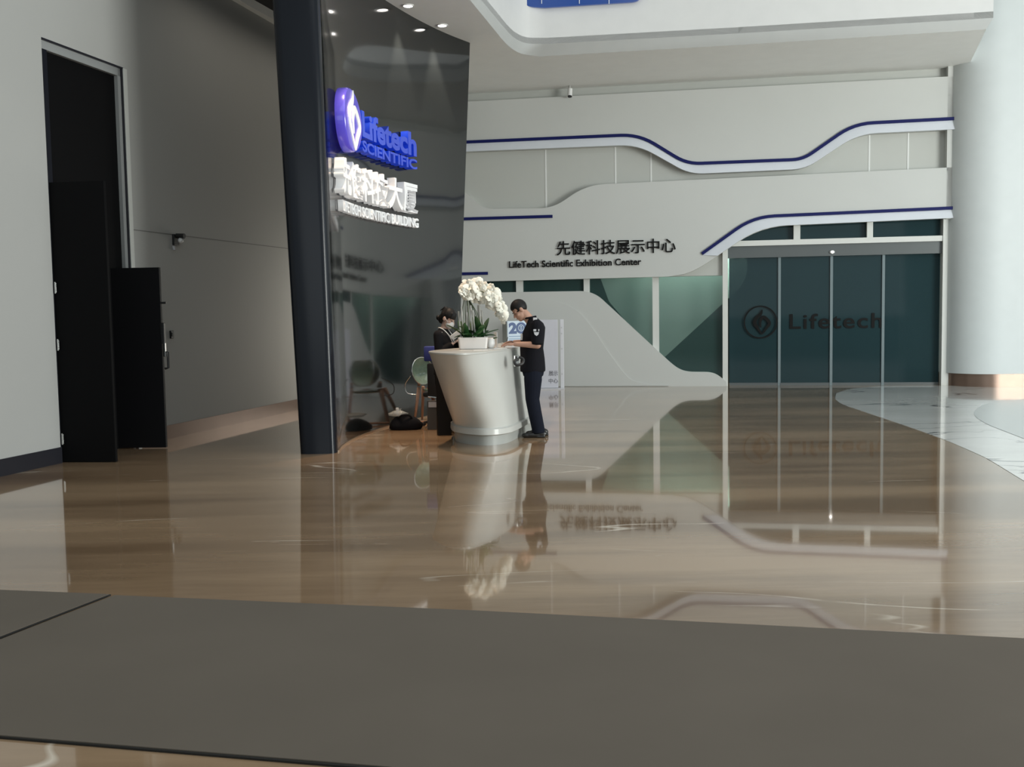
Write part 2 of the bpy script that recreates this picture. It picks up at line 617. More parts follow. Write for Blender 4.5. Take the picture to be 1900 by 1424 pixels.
# blue stripes
def stripe(name, path, wpx, off, label):
    P = [UZ(x, y, off) for x, y in path]
    w = wpx * (19.8 / 1900)
    Lf, Rt = ribbon2d(P, w)
    mb = MB()
    rings = []
    for a, b in zip(Lf, Rt):
        rings.append([W(a[0], a[1], off), W(b[0], b[1], off), W(b[0], b[1], off - 0.03), W(a[0], a[1], off - 0.03)])
    mb.loft(rings)
    return struct(mb.build(name, 'blue'), label, 'stripe')


stripe('trim_3', s1, 5.5, .215, 'long dark blue stripe dipping across the upper white panel')
stripe('trim_4', s4, 5.5, .215, 'dark blue stripe rising over the glass doors')
stripe('trim_5', [(600, 414), (1025, 401.5)], 5.5, .215, 'short straight blue stripe beside the black lobby wall')
stripe('trim_6', [(600, 514), (905, 507.3)], 5.5, .215, 'shortest blue stripe above the orchid flowers')

# glazing left of the doors
win = empty('window_1', W(UZ(1100, 600)[0], 0, 0))
struct(win, 'teal glazed screen between the white wall panels', 'window')
for x0, x1 in ((700, 959), (972, 1084), (1095, 1211), (1223, 1341)):
    u0, u1 = UZ(x0, 600, -.05)[0], UZ(x1, 600, -.05)[0]
    MB().box(W((u0 + u1) / 2, 1.17, -.05), (u1 - u0, 0.012, 2.3), ANG).build('pane', 'glass', win)
for xc, w in ((965.5, 13), (1089.5, 11), (1217, 12)):
    u = UZ(xc, 600, -.02)[0]
    MB().box(W(u, 1.17, -.02), (w * 19.9 / 1900, 0.09, 2.3), ANG).build('mullion', 'frame_white', win)
u = UZ(1345.5, 600, .02)[0]
MB().box(W(u, 1.43, .02), (0.10, 0.14, 2.86), ANG).build('mullion', 'frame_white', win)

# door portal: frame, transom panes, header, four sliding glass leaves
d1 = empty('door_1', W(UZ(1550, 715)[0], 0, 0))
struct(d1, 'wide sliding glass doors with a dark emblem and lettering', 'door')
U0, U1 = UZ(1349, 600, 0)[0], UZ(1746, 600, 0)[0]


def zz(y, x=1550, off=0.0):
    return UZ(x, y, off)[1]


zt0, zt1 = zz(453), zz(443)
MB().box(W((U0 + U1) / 2 - .03, (zt0 + zt1) / 2, .02), (U1 - U0 + .1, 0.14, zt1 - zt0), ANG).build('transom_bar', 'frame_white', d1)
for x, w in ((1478, 12), (1613, 10.5)):
    u = UZ(x, 430)[0]
    MB().box(W(u, (zt1 + 3.25) / 2, .02), (w * 19.5 / 1900, .12, 3.25 - zt1), ANG).build('transom_post', 'frame_white', d1)
for x0, x1 in ((1352, 1472), (1484, 1608), (1618, 1744)):
    u0, u1 = UZ(x0, 430, -.05)[0], UZ(x1, 430, -.05)[0]
    MB().box(W((u0 + u1) / 2, (zt1 + 3.25) / 2, -.05), (u1 - u0, .012, 3.25 - zt1), ANG).build('transom_pane', 'door_glass', d1)
u = UZ(1752, 600)[0]
MB().box(W(u + .02, 1.6, .03), (0.17, 0.16, 3.2), ANG).build('door_jamb', 'frame_white', d1)
zh0, zh1 = zz(475, 1550), zz(453, 1550)
MB().box(W((U0 + U1) / 2, (zh0 + zh1) / 2, -.02), (U1 - U0, 0.10, zh1 - zh0), ANG).build('header_box', 'header', d1)
edges = [1353, 1448, 1544, 1640, 1743]
for i in range(4):
    u0, u1 = UZ(edges[i], 600, -.06)[0], UZ(edges[i + 1], 600, -.06)[0]
    off = -.06 if i in (1, 2) else -.085
    lf = MB().box(W((u0 + u1) / 2, zh0 / 2, off), (u1 - u0, .012, zh0), ANG).build('door_leaf', 'door_glass', d1)
    for uu in (((u1 - .02),) if i < 3 else ()):
        MB().box(W(uu, zh0 / 2, off + .02), (0.05, .03, zh0), ANG).build('leaf_stile', 'leaf_frame', lf)
    MB().box(W((u0 + u1) / 2, .025, off + .014), (u1 - u0, .02, .05), ANG).build('leaf_rail', 'header', lf)


def bw_text(s, x0, x1, ytop, ybot, off, ext, weight=0.0, spacing=1.0, xm=None):
    """text on the back wall filling the px box"""
    mb, a, b, c, d = text_bm(s, 0.5, weight, spacing)
    u0, z0 = UZ(x0, ybot, off)
    u1, _ = UZ(x1, ybot, off)
    ym = ytop
    z1 = UZ(x0, ytop, off)[1]
    for v in mb.bm.verts:
        fx = (v.co.x - a) / (b - a)
        fy = (v.co.y - c) / (d - c)
        v.co = W(u0 + (u1 - u0) * fx, z0 + (z1 - z0) * fy, off + v.co.z * ext)
    return mb


def emblem_strokes():
    st1 = spline([(.12, .95), (.02, .62), (-.33, .28), (-.42, -.08), (-.2, -.45), (.1, -.92)], 5)
    w1 = [.03 + .24 * math.sin(PI * min(1, i / (len(st1) - 1) * 1.0)) ** .7 for i in range(len(st1))]
    st2 = spline([(.02, -.42), (-.02, .02), (.18, .38), (.48, .2), (.66, -.12), (.44, -.46), (.12, -.92)], 5)
    w2 = [.05 + .2 * math.sin(PI * i / (len(st2) - 1)) ** .6 for i in range(len(st2))]
    return (st1, w1), (st2, w2)


# emblem and lettering on the glass doors (film on the glass)
em = MB()
c = UZ(1411, 598, -.04)
rad = 31 * 19.6 / 1900
ring = []
for k in range(40):
    a = 2 * PI * k / 40
    ring.append((math.cos(a), math.sin(a)))
rings = [[W(c[0] + x * rad * q, c[1] + y * rad * q, o) for (q, o) in ((.92, -.045), (1, -.045), (1, -.037), (.92, -.037))] for x, y in ring]
rings.append(rings[0])
em.loft(rings, caps=False)
for st, w in emblem_strokes():
    Lf, Rt = ribbon2d(st, w)
    em.loft([[W(c[0] + a.x * rad * .8, c[1] + a.y * rad * .8, o) for a, o in ((l, -.045), (r, -.045), (r, -.037), (l, -.037))] for l, r in zip(Lf, Rt)])
emo = em.build('door_emblem', 'letter_black', d1)
mb = bw_text('Lifetech', 1465, 1637, 583, 611, -.04, .006, 0.012, 1.12)
mb.build('door_lettering', 'letter_black', d1)

# the rooms behind the glass
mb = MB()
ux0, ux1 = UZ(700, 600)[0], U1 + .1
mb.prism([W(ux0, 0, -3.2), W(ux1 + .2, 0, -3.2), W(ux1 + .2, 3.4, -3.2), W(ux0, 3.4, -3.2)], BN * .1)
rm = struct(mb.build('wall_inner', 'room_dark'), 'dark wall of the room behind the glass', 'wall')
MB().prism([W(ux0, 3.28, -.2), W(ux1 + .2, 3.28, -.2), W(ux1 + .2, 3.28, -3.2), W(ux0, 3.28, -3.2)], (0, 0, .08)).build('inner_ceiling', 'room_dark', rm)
# pale green panel added behind the left panes, standing in for their slanted reflection
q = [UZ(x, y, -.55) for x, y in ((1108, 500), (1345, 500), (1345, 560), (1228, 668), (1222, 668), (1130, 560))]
MB().prism([W(u, z, -.55) for u, z in q], BN * .08).build('inner_green_panel', 'panel_green', rm)
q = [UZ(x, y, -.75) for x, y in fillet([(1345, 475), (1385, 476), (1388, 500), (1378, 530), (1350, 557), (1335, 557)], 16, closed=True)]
MB().prism([W(u, z, -.75) for u, z in q], BN * .06).build('inner_green_panel', 'panel_green', rm)
l = bpy.data.lights.new('green_panel_fill', 'AREA'); l.shape = 'RECTANGLE'; l.energy = 85; l.size = 2.4; l.size_y = .12; l.color = (.8, 1, .92)  # added strip light that brightens the green panel behind the panes
lo = bpy.data.objects.new('green_panel_fill', l); COL.objects.link(lo)
lo.location = W(UZ(1290, 600)[0], 3.2, -.38); lo.rotation_euler = (0, 0, ANG)

# ================================================================== CEILING
outer_px = fillet([(845, -45), (872, 0), (952, 98), (1000, 105), (1370, 83.5), (1794.5, 57), (1830, 54)], [0, 0, 34, 0, 0, 0, 0])
inner_px = fillet([(862, -45), (893, 0), (960, 81), (1014, 81.5), (1370, 62), (1807, 35.5), (1843, 33)], [0, 0, 34, 0, 0, 0, 0])
outer = [PZ(x, y, SOF) for x, y in outer_px]
inner = [PZ(x, y, SOF + .16) for x, y in inner_px]
dirc = (outer[0] - outer[1]); dirc.z = 0; dirc.normalize()
far_l = W(ulo, SOF, 0); far_r = W(uhi, SOF, 0)
front_o = outer[0] + dirc * 5.0
front_i = inner[0] + dirc * 5.0
mb = MB()
pl = [front_o] + outer + [Vector((far_r.x, far_r.y, SOF)), Vector((W(0, 0).x + (-1.0 - BQ.x), BQ.y + (-1.0 - BQ.x) * math.tan(ANG), SOF)), Vector((-1.0, 17.0, SOF)), Vector((-1.85, 15.2, SOF)), Vector((-2.4, 13.0, SOF)), Vector((-2.4, front_o.y, SOF))]
mb.prism(pl, (0, 0, .3))
ce = struct(mb.build('ceiling', 'soffit'), 'smooth white ceiling soffit along the back wall', 'ceiling')
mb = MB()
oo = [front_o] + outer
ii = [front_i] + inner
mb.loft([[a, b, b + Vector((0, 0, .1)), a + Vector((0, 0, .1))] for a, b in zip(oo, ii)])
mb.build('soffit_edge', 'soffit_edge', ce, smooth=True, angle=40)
mb = MB()
nrm = []
mb.loft([[b, b + Vector((0, 0, 4.5)), b + Vector((-.08, .25, 4.5)), b + Vector((-.08, .25, 0))] for b in ii])
fa = struct(mb.build('wall_upper', 'fascia', smooth=True, angle=40), 'white curved balcony fascia above the soffit', 'wall')
# blue glazed window in the fascia
A, B = inner[-3], inner[-12] if len(inner) > 12 else inner[3]
fn = Vector((-(inner[-3] - inner[-4]).y, (inner[-3] - inner[-4]).x, 0)).normalized()
fq = inner[-3] - fn * 0.10
wpx = fillet([(955, -60), (955, -10), (975, 12), (1010, 14), (1182, 3), (1192, -8), (1192, -70)], [0, 14, 16, 0, 10, 8, 0])
wp = [PP(x, y, fq, fn) for x, y in wpx]
w2 = empty('window_2', wp[0])
struct(w2, 'blue glowing window with rounded corners in the upper fascia', 'window')
MB().prism(wp, fn * .05).build('pane', 'screen_blue', w2)
for x in (1005, 1075, 1130):
    a, b = PP(x, -55, fq - fn * .012, fn), PP(x, 7, fq - fn * .012, fn)
    MB().tube([a, b], .008, 6).build('mullion', 'ledge', w2)

# ================================================================== LEFT WALL
L0, L1 = PZ(0, 885), PZ(315, 814)
LU = (L1 - L0); LU.z = 0; LU.normalize()
LN = Vector((LU.y, -LU.x, 0))         # into the room (right)
LQ = L0


def PL(x, y, off=0.0):
    return PP(x, y, LQ + LN * off, LN)


def LW(u, z, off=0.0):
    return LQ + LU * u + Vector((0, 0, z)) + LN * off


def uzl(x, y, off=0.0):
    p = PL(x, y, off)
    return ((p - LQ).dot(LU), p.z)


du0 = uzl(114, 858)[0]
du1 = uzl(231, 200)[0]
dz = (uzl(70, 68)[1] + uzl(228, 127)[1]) / 2
mb = MB()
for u0, u1, z0, z1 in ((-9, du0, 0, 7.2), (du1, 16, 0, 7.2), (du0, du1, dz, 7.2)):
    mb.prism([LW(u0, z0), LW(u1, z0), LW(u1, z1), LW(u0, z1)], LN * -.3)
wl = struct(mb.build('wall_left', 'wall_left'), 'tall plain grey left wall with a high doorway', 'wall')
# groove line
a, b = uzl(248, 427.4)[1], uzl(531, 460.4)[1]
zgv = (a + b) / 2
MB().prism([LW(du1 + .06, zgv - .006, .002), LW(15, zgv - .006, .002), LW(15, zgv + .006, .002), LW(du1 + .06, zgv + .006, .002)], LN * -.004).build('groove', 'groove', wl)
# far jamb: dark gap and pale casing
for o0, o1, off, m, nm in ((-.035, -.012, .004, 'base_black', 'shadow_gap'), (-.012, .06, .012, 'frame_white', 'door_casing')):
    MB().prism([LW(du1 + o0, 0, off), LW(du1 + o1, 0, off), LW(du1 + o1, dz, off), LW(du1 + o0, dz, off)], LN * -.05).build(nm, m, wl)
MB().prism([LW(du0, dz - .012, .006), LW(du1, dz - .012, .006), LW(du1, dz + .008, .006), LW(du0, dz + .008, .006)], LN * -.02).build('head_gap', 'base_black', wl)
# baseboards
mb = MB().prism([LW(-9, 0), LW(du0 - .0, 0), LW(du0, .17), LW(-9, .17)], LN * .015)
struct(mb.build('baseboard_left', 'base_black'), 'black baseboard left of the tall doorway', 'baseboard')
mb = MB().prism([LW(du1 + .05, 0), LW(15, 0), LW(15, .17), LW(du1 + .05, .17)], LN * .015)
struct(mb.build('baseboard_rear', 'bronze'), 'bronze baseboard between doorway and black lobby wall', 'baseboard')

# tall dark doorway: back plane with transom and a pair of leaves
d2 = empty('door_2', LW((du0 + du1) / 2, 0, 0))
struct(d2, 'tall black doorway in the left wall', 'door')
MB().prism([LW(du0, 0, -.06), LW(du1, 0, -.06), LW(du1, dz - .1, -.06), LW(du0, dz - .1, -.06)], LN * -.04).build('door_panel', 'door_black', d2)
MB().prism([LW(du0, 0, -.055), LW(du0 + .09, 0, -.055), LW(du0 + .09, dz - .1, -.055), LW(du0, dz - .1, -.055)], LN * .045).build('door_jamb', 'door_navy', d2)
MB().prism([LW(du0, dz - .1, -.1), LW(du1 - .035, dz - .1, -.1), LW(du1 - .035, dz - .012, -.1), LW(du0, dz - .012, -.1)], LN * .085).build('door_head', 'head_grey', d2)
MB().prism([LW(du1 - .09, 0, -.1), LW(du1 - .035, 0, -.1), LW(du1 - .035, dz - .012, -.1), LW(du1 - .09, dz - .012, -.1)], LN * .085).build('door_jamb', 'head_grey', d2)

# open leaf at the near jamb, facing the viewer
h0 = PZ(116, 858)
e0 = PZ(217, 858)
lw = (e0 - h0).length
ldir = (e0 - h0).normalized()
la = math.atan2(ldir.y, ldir.x)
leafz = 2.95
ol = empty('door_leaf', (h0.x, h0.y, 0.0))
ol.name = 'open_door'
tag(ol, 'black open door leaf with silver hinges at the near jamb', 'door')
mid = h0 + ldir * lw / 2
MB().box((mid.x, mid.y, leafz / 2 + .006), (lw, .045, leafz), la, .004).build('door_panel', 'door_black', ol)
for y in (815, 640, 535):
    z = CAM_H + (588.6 - y) * (h0.y / 1900)
    p = h0 + ldir * .035 + Vector((0, -.02, 0))
    mbh = MB()
    mbh.tube([(p.x, p.y - .03, z - .06), (p.x, p.y - .03, z + .06)], .009, 10)
    mbh.box((p.x + .006, p.y - .026, z), (.012, .006, .10), la)
    mbh.build('hinge', 'steel', ol)

# lower black leaf beyond it, with its lock hardware on the free edge
h1, e1 = PZ(217, 832), PZ(316, 832)
h1 = PZ(203, 833)
lw1 = (e1 - h1).length
ld1 = (e1 - h1).normalized()
a1 = math.atan2(ld1.y, ld1.x)
hz = CAM_H + (586 - 498) * (h1.y / 1900)
bl = empty('door_wing', (h1.x, h1.y, 0))
tag(bl, 'shorter black door wing with lock and handle on its right edge', 'door')
md = h1 + ld1 * (lw1 / 2 - .02)
MB().box((md.x, md.y, hz / 2 + .006), (lw1 - .04, .05, hz - .012), a1, .004).build('door_panel', mat('door_wing_black', (.003, .003, .004), .6, spec=.2), bl)


def on_edge(y, dx=0.0):
    p = h1 + ld1 * (lw1 - .035 + dx)
    return Vector((p.x, p.y, CAM_H + (585 - y) * (p.y / 1900)))


p = on_edge(562)
MB().tube([p - ld1 * .03, p + ld1 * .055], .012, 8).build('top_bolt', 'black', bl)
p = on_edge(618)
MB().box(p, (.05, .05, .24), a1, .006).build('lock_case', 'black', bl)
p = on_edge(668)
hb = MB()
hb.tube([p + Vector((.01, 0, .10)), p + Vector((.05, 0, .09)), p + Vector((.05, 0, -.09)), p + Vector((.01, 0, -.10))], .014, 8)
hb.build('pull_handle', 'black', bl)
p = on_edge(652)
MB().box(p + Vector((.02, -.02, .02)), (.03, .03, .16), a1, .004).build('lock_plate', 'steel', bl)

# left ceiling and light cove at the top of the left wall
zc = 6.06
mb = MB()
mb.prism([LW(2.0, zc, 0), LW(15, zc, 0), Vector((-.98, LW(15, 0).y, zc)), Vector((-.98, 17.0, zc)), Vector((-1.83, 15.2, zc)), Vector((-2.38, 13.0, zc)), Vector((-2.38, LW(2.0, 0).y, zc))], (0, 0, .25))
cl = struct(mb.build('ceiling_left', 'dark_ceiling'), 'dark ceiling over the passage by the left wall', 'ceiling')
cv = []
for u, o in ((2.0, .05), (4.0, .06), (4.8, .08), (5.6, .11), (6.4, .13), (8, .14), (15, .14)):
    cv.append((u, o))
mb = MB()
mb.loft([[LW(u, zc - .10, 0), LW(u, zc - .10, o), LW(u, zc + .02, o + .05), LW(u, zc + .02, 0)] for u, o in cv])
struct(mb.build('trim_7', 'soffit'), 'pale cove strip along the top of the left wall', 'trim')

# ================================================================== BLACK CURVED LOBBY WALL
Bc = [(-0.00772 * (y - 14) ** 3 + 0.04607 * (y - 14) ** 2 + 0.31253 * (y - 14) - 1.59172, y) for y in [11.33 + 4.62 * k / 12 for k in range(13)]]
Tc = [(0.00240 * (y - 14) ** 4 + -0.00535 * (y - 14) ** 3 + 0.04855 * (y - 14) ** 2 + 0.27404 * (y - 14) + -1.84783, y) for y in [11.45 + 5.47 * k / 12 for k in range(13)]]
Bs = [Vector((p[0], p[1], 0)) for p in spline([Vector((a, b, 0)) for a, b in Bc], 6)]
Ts = [Vector((p[0], p[1], SOF + .02)) for p in spline([Vector((a, b, 0)) for a, b in Tc], 6)]
NW = len(Bs)


def FW(t, z, off=0.0):
    """point on the curved wall, t 0..1, offset towards the room"""
    def at(c, t):
        x = max(0, min(1, t)) * (NW - 1)
        i = min(int(x), NW - 2)
        return c[i].lerp(c[i + 1], x - i)
    f = z / SOF
    p = at(Bs, t).lerp(at(Ts, t), f)
    a = at(Bs, t - .02).lerp(at(Ts, t - .02), f)
    b = at(Bs, t + .02).lerp(at(Ts, t + .02), f)
    d = (b - a)
    n = Vector((d.y, -d.x, 0)).normalized()
    q = p + n * off
    q.z = z
    return q


rings = []
NZ = 12
for k in range(NZ + 1):
    z = SOF * k / NZ
    front = [FW(i / 60, z) for i in range(61)]
    th = .40 + .11 * k / NZ
    back = [FW(i / 30, z, -th) for i in range(30, -1, -1)]
    # rounded near end
    c0 = (front[0] + back[-1]) / 2
    v0 = (front[0] - back[-1]) / 2
    dirn = Vector((0, -1, 0))
    nose = []
    for j in range(1, 10):
        a = PI * j / 10
        s_ = abs(math.cos(a)) ** .45 * (1 if math.cos(a) > 0 else -1)
        nose.append(c0 - v0 * s_ + dirn * (.14 * abs(math.sin(a)) ** .5))
    rings.append(front + back + nose)
mb = MB().loft([r[:92] for r in rings])
nosems = [[r[91]] + r[92:] + [r[0]] for r in rings]
wc = struct(mb.build('wall_centre', 'glossy_black', smooth=True, angle=40), 'glossy black curved lobby wall behind the desk', 'wall')
MB().loft(nosems).build('end_cap', 'slab_navy', wc, smooth=True, angle=50)
# thin pale strip where the wall meets the floor
sk = []
for i in range(61):
    a_, b_ = FW(i / 60, 0, .012), FW(i / 60, 0, .0)
    sk.append([b_, a_, a_ + Vector((0, 0, .018)), b_ + Vector((0, 0, .018))])
struct(MB().loft(sk).build('baseboard_centre', 'brass'), 'thin pale metal strip at the foot of the black lobby wall', 'baseboard')


def t_at(px, z, off=0.0):
    lo_, hi_ = 0.0, 1.0
    for _ in range(40):
        m_ = (lo_ + hi_) / 2
        if to_px(FW(m_, z, off))[0] < px:
            lo_ = m_
        else:
            hi_ = m_
    return lo_


def fw_map(mb, a, b, c, d, px0, px1, z0, z1, o0, o1):
    zm = (z0 + z1) / 2
    t0, t1 = t_at(px0, zm, o1), t_at(px1, zm, o1)
    for v in mb.bm.verts:
        fx = (v.co.x - a) / (b - a)
        fy = (v.co.y - c) / (d - c)
        v.co = FW(t0 + (t1 - t0) * fx, z0 + (z1 - z0) * fy, o1 if v.co.z > 0 else o0)
    return mb


# illuminated sign on the wall
sg = empty('logo_disc', FW(t_at(652, 3.87, .15), 3.87))
tag(sg, 'round blue emblem with white flame standing off the black wall', 'sign')
tc_ = t_at(654, 3.87, .17)
arc = (FW(tc_ + .01, 3.87) - FW(tc_ - .01, 3.87)).length / .02
rad = .385


def disc_pt(x, y, off):
    return FW(tc_ + x * 1.12 * rad / arc, 3.87 + y * rad, off)


rg = []
for q, off in ((1, .05), (1, .15), (.96, .17), (.5, .172), (.02, .172)):
    rg.append([disc_pt(q * math.cos(2 * PI * k / 40), q * math.sin(2 * PI * k / 40), off) for k in range(40)])
MB().loft(rg).build('disc', 'blue_side', sg, smooth=True, angle=40)
mb = MB()
for st, w in emblem_strokes():
    Lf, Rt = ribbon2d(st, w)
    mb.loft([[disc_pt(a.x, a.y, o) for a, o in ((l_, .172), (r_, .172), (r_, .185), (l_, .185))] for l_, r_ in zip(Lf, Rt)])
mb.build('flame_mark', 'white_lit', sg)


def lobby_sign(name, s, px0, px1, z0, z1, m, weight, label, o1=.13, spacing=1.0):
    mb, a, b, c, d = text_bm(s, .5, weight, spacing)
    fw_map(mb, a, b, c, d, px0, px1, z0, z1, .015, o1)
    return tag(mb.build(name, m), label, 'sign')


lobby_sign('sign_lettering', 'Lifetech', 672, 773, 3.76, 4.10, 'blue_lit', .035, 'large blue letters beside the round emblem on black wall')
lobby_sign('sign_lettering', 'SCIENTIFIC', 673, 774, 3.575, 3.72, 'blue_lit', .03, 'smaller blue capital letters just under the large blue letters')
lobby_sign('sign_lettering', '先健科技大厦', 637, 776, 2.94, 3.38, 'white_lit', .02, 'large white Chinese characters on the black lobby wall')
lobby_sign('sign_lettering', 'LIFETECH SCIENTIFIC BUILDING', 637, 777, 2.75, 2.885, 'white_lit', .02, 'small white line of letters, lowest on the black wall', .08)

# ================================================================== BACK WALL LETTERING
mb = bw_text('先健科技展示中心', 1033, 1254, 448, 475, 0.205, .03, .006)
# follow the slight rise of the line
tag(mb.build('wall_lettering', 'letter_black'), 'large black Chinese characters on the white middle panel', 'sign')
mb = bw_text('LifeTech Scientific Exhibition Center', 945, 1190, 485, 497.5, .205, .03, .01)
tag(mb.build('wall_lettering', 'letter_black'), 'small black English line under the black Chinese characters', 'sign')

# ================================================================== RIGHT WALL / COLUMN
cl_ = PZ(1764, 718)
cr = PZ(1800, 720)
R = .75
y0 = cr.y
pts = []
x0 = cl_.x + .03
for k in range(11):
    a = PI / 2 * k / 10
    pts.append(Vector((x0 + R - R * math.cos(a), y0 + R - R * math.sin(a), 0)))
pts = [Vector((x0, y0 + 3.0, 0))] + pts + [Vector((x0 + 9, y0 - .0, 0)), Vector((x0 + 9, y0 + 3.0, 0))]
mb = MB().prism([p + Vector((0, 0, .24)) for p in pts], (0, 0, 10))
struct(mb.build('wall_right', 'column', smooth=True, angle=30), 'bright white rounded column wall on the right', 'wall')
ins = [p + Vector((.03, .03, 0)) for p in pts]
mb = MB().prism(ins, (0, 0, .24))
struct(mb.build('baseboard_right', 'bronze', smooth=True, angle=30), 'bronze plinth under the white column', 'baseboard')

# ================================================================== FLOOR MATS
def mat_piece(px, label):
    P = [PZ(x, y, .008) for x, y in px]
    c = sum(P, Vector()) / len(P)
    root = empty('floor_mat', (c.x, c.y, 0))
    tag(root, label, 'mat', None)
    P = [Vector((p.x, p.y, .003)) for p in P]
    ins = [p + (c - p).normalized() * .012 for p in P]
    MB().prism([Vector((p.x, p.y, .001)) for p in P], (0, 0, .007)).build('rubber_edge', 'mat_edge', root)
    MB().prism([Vector((p.x, p.y, .0082)) for p in ins], (0, 0, .004)).build('mat_surface', 'mat_grey', root)


mat_piece([(211, 1105.5), (875, 1133), (1900, 1186), (2500, 1218), (2600, 1590), (670, 1424), (250, 1389), (-120, 1358), (-420, 1330), (0, 1187)], 'large grey entrance mat across the front of the floor')
mat_piece([(206, 1103.5), (0, 1095), (-300, 1083), (-700, 1240), (-440, 1328), (-3, 1185)], 'smaller grey mat at far left beyond the diagonal seam')

# ================================================================== RECEPTION COUNTER
pairs = [((-.944, 11.72), (-.72, 12.40)), ((-.80, 11.35), (-.665, 12.05)), ((-.577, 11.15), (-.50, 11.78)), ((-.376, 11.33), (-.276, 11.66)),
         ((-.169, 11.80), (-.06, 11.86)), ((.02, 12.48), (.09, 12.42)), ((.16, 13.4), (.27, 13.25)), ((.24, 14.4), (.33, 14.3)), ((.14, 15.0), (.2, 14.9)),
         ((-.06, 14.6), (-.05, 14.5)), ((-.30, 13.6), (-.3, 13.5)), ((-.55, 12.9), (-.5, 13.0)), ((-.76, 12.42), (-.62, 12.75)), ((-.92, 12.0), (-.72, 12.60))]
ZT = 1.09
tp = spline([Vector((a[0], a[1], 0)) for a, b in pairs], 6, True)
bp = spline([Vector((b[0], b[1], 0)) for a, b in pairs], 6, True)


def cring(f, z, grow=0.0):
    r = []
    n = len(tp)
    for i in range(n):
        p = bp[i].lerp(tp[i], f)
        a = bp[i - 1].lerp(tp[i - 1], f); b = bp[(i + 1) % n].lerp(tp[(i + 1) % n], f)
        d = (b - a).normalized()
        nn = Vector((d.y, -d.x, 0))
        r.append(Vector((p.x, p.y, z)) + nn * grow)
    return r


rc = empty('reception_counter', (-.2, 12.6, 0))
tag(rc, 'white curved reception counter tapering towards a round grey plinth', 'counter')
MB().loft([cring(0, 0.0, -.01), cring(0, .115, -.01)]).build('plinth', 'counter_base', rc, smooth=True, angle=30)
MB().loft([cring(0, .115, .02), cring(0, .125, .035), cring(0, .185, .03), cring(0.02, .20, .0)]).build('base_ring', 'counter', rc, smooth=True, angle=40)
MB().loft([cring(.0 + .975 * (k / 8) ** .97, .19 + (ZT - .028 - .19) * k / 8) for k in range(9)]).build('body_shell', 'counter', rc, smooth=True, angle=30)
MB().loft([cring(.98, ZT - .028), cring(1, ZT - .024, .003), cring(1, ZT - .006, .004), cring(1, ZT, -.008)]).build('counter_top', 'counter', rc, smooth=True, angle=30)
# dark inner panel under the left wing
pd = PZ(824, 808)
MB().box((pd.x, pd.y + .02, .42), (.17, .10, .84), .2, .005).build('inner_panel', 'dark_panel', rc)
# ================================================================== LIGHT FITTINGS
dl_label = ['recessed downlight beside the black wall top, nearer the viewer', 'recessed downlight beside the black wall top, nearer the back wall']
for i, (x, y) in enumerate(((757, 10), (820.5, 46.5))):
    p = PZ(x, y, SOF)
    rt = empty('downlight', (p.x, p.y, SOF))
    tag(rt, dl_label[i], 'ceiling light', 'downlights along the black wall')
    rg = []
    for r_, z_ in ((.082, 0), (.082, -.012), (.066, -.014), (.064, 0)):
        rg.append([Vector((p.x + r_ * math.cos(2 * PI * k / 24), p.y + r_ * math.sin(2 * PI * k / 24), SOF + z_)) for k in range(24)])
    MB().loft(rg, caps=False).build('trim_ring', 'white', rt, smooth=True, angle=40)
    MB().rings([((p.x, p.y, SOF - .006), .064, .064), ((p.x, p.y, SOF - .001), .064, .064)], 24).build('lens', 'lamp', rt)
    sl = bpy.data.lights.new('downlight_beam', 'SPOT')
    sl.energy = 420; sl.spot_size = math.radians(50); sl.spot_blend = .5; sl.color = (1, .86, .70); sl.shadow_soft_size = .05
    so = bpy.data.objects.new('downlight_beam', sl); COL.objects.link(so); so.location = (p.x, p.y, SOF - .03)
# the rest of that row, over the recess in front of the lobby wall
for x, y in ((-1.35, 12.2), (-1.30, 13.3)):
    sl = bpy.data.lights.new('downlight_beam', 'SPOT')
    sl.energy = 520; sl.spot_size = math.radians(46); sl.spot_blend = .6; sl.color = (1, .70, .46); sl.shadow_soft_size = .06
    so = bpy.data.objects.new('downlight_beam', sl); COL.objects.link(so); so.location = (x, y, SOF - .03)

l = bpy.data.lights.new('passage_fill', 'AREA'); l.shape = 'RECTANGLE'; l.size = .5; l.size_y = 6.5; l.energy = 18; l.spread = math.radians(130); l.color = (1, .93, .80)  # added overhead fill that lifts the dim passage wall
lo = bpy.data.objects.new('passage_fill', l); COL.objects.link(lo); lo.location = (-2.75, 16.0, 6.03); lo.rotation_euler = (0, 0, math.radians(-13.5))
area_light('left_wall_fill', (-1.75, 17.4, 1.3), (-3.9, 14.8, .7), 2.0, 2.2, 32, (1, .95, .84))  # unseen fill added behind the lobby wall, brightens the lower left wall
# presence sensor lamp on the door header
p = W(UZ(1544, 468, .045)[0], zz(468, 1544, .045), .045)
ds = empty('door_sensor', p)
tag(ds, 'small white sensor lamp on the glass door header', 'sensor')
MB().ellipsoid(p, (.05, .035, .035), Matrix.Rotation(ANG, 3, 'Z')).build('housing', 'white', ds, smooth=True)
MB().ellipsoid(p - BN * .03, (.022, .012, .022), Matrix.Rotation(ANG, 3, 'Z')).build('lens', 'lamp', ds, smooth=True)


# cameras
p = PB(1057, 172, .26)
sc = empty('security_camera', p)
tag(sc, 'small white security camera hanging under the soffit edge', 'camera')
MB().tube([(p.x, p.y, SOF), (p.x, p.y, p.z + .05)], .02, 8).build('bracket', 'steel', sc)
MB().tube([(p.x + .01, p.y, p.z + .07), (p.x + .0, p.y - .03, p.z - .07)], .045, 14).build('housing', 'white', sc, smooth=True, angle=40)
MB().tube([(p.x, p.y - .028, p.z - .065), (p.x, p.y - .034, p.z - .088)], .04, 14).build('lens', 'black', sc)

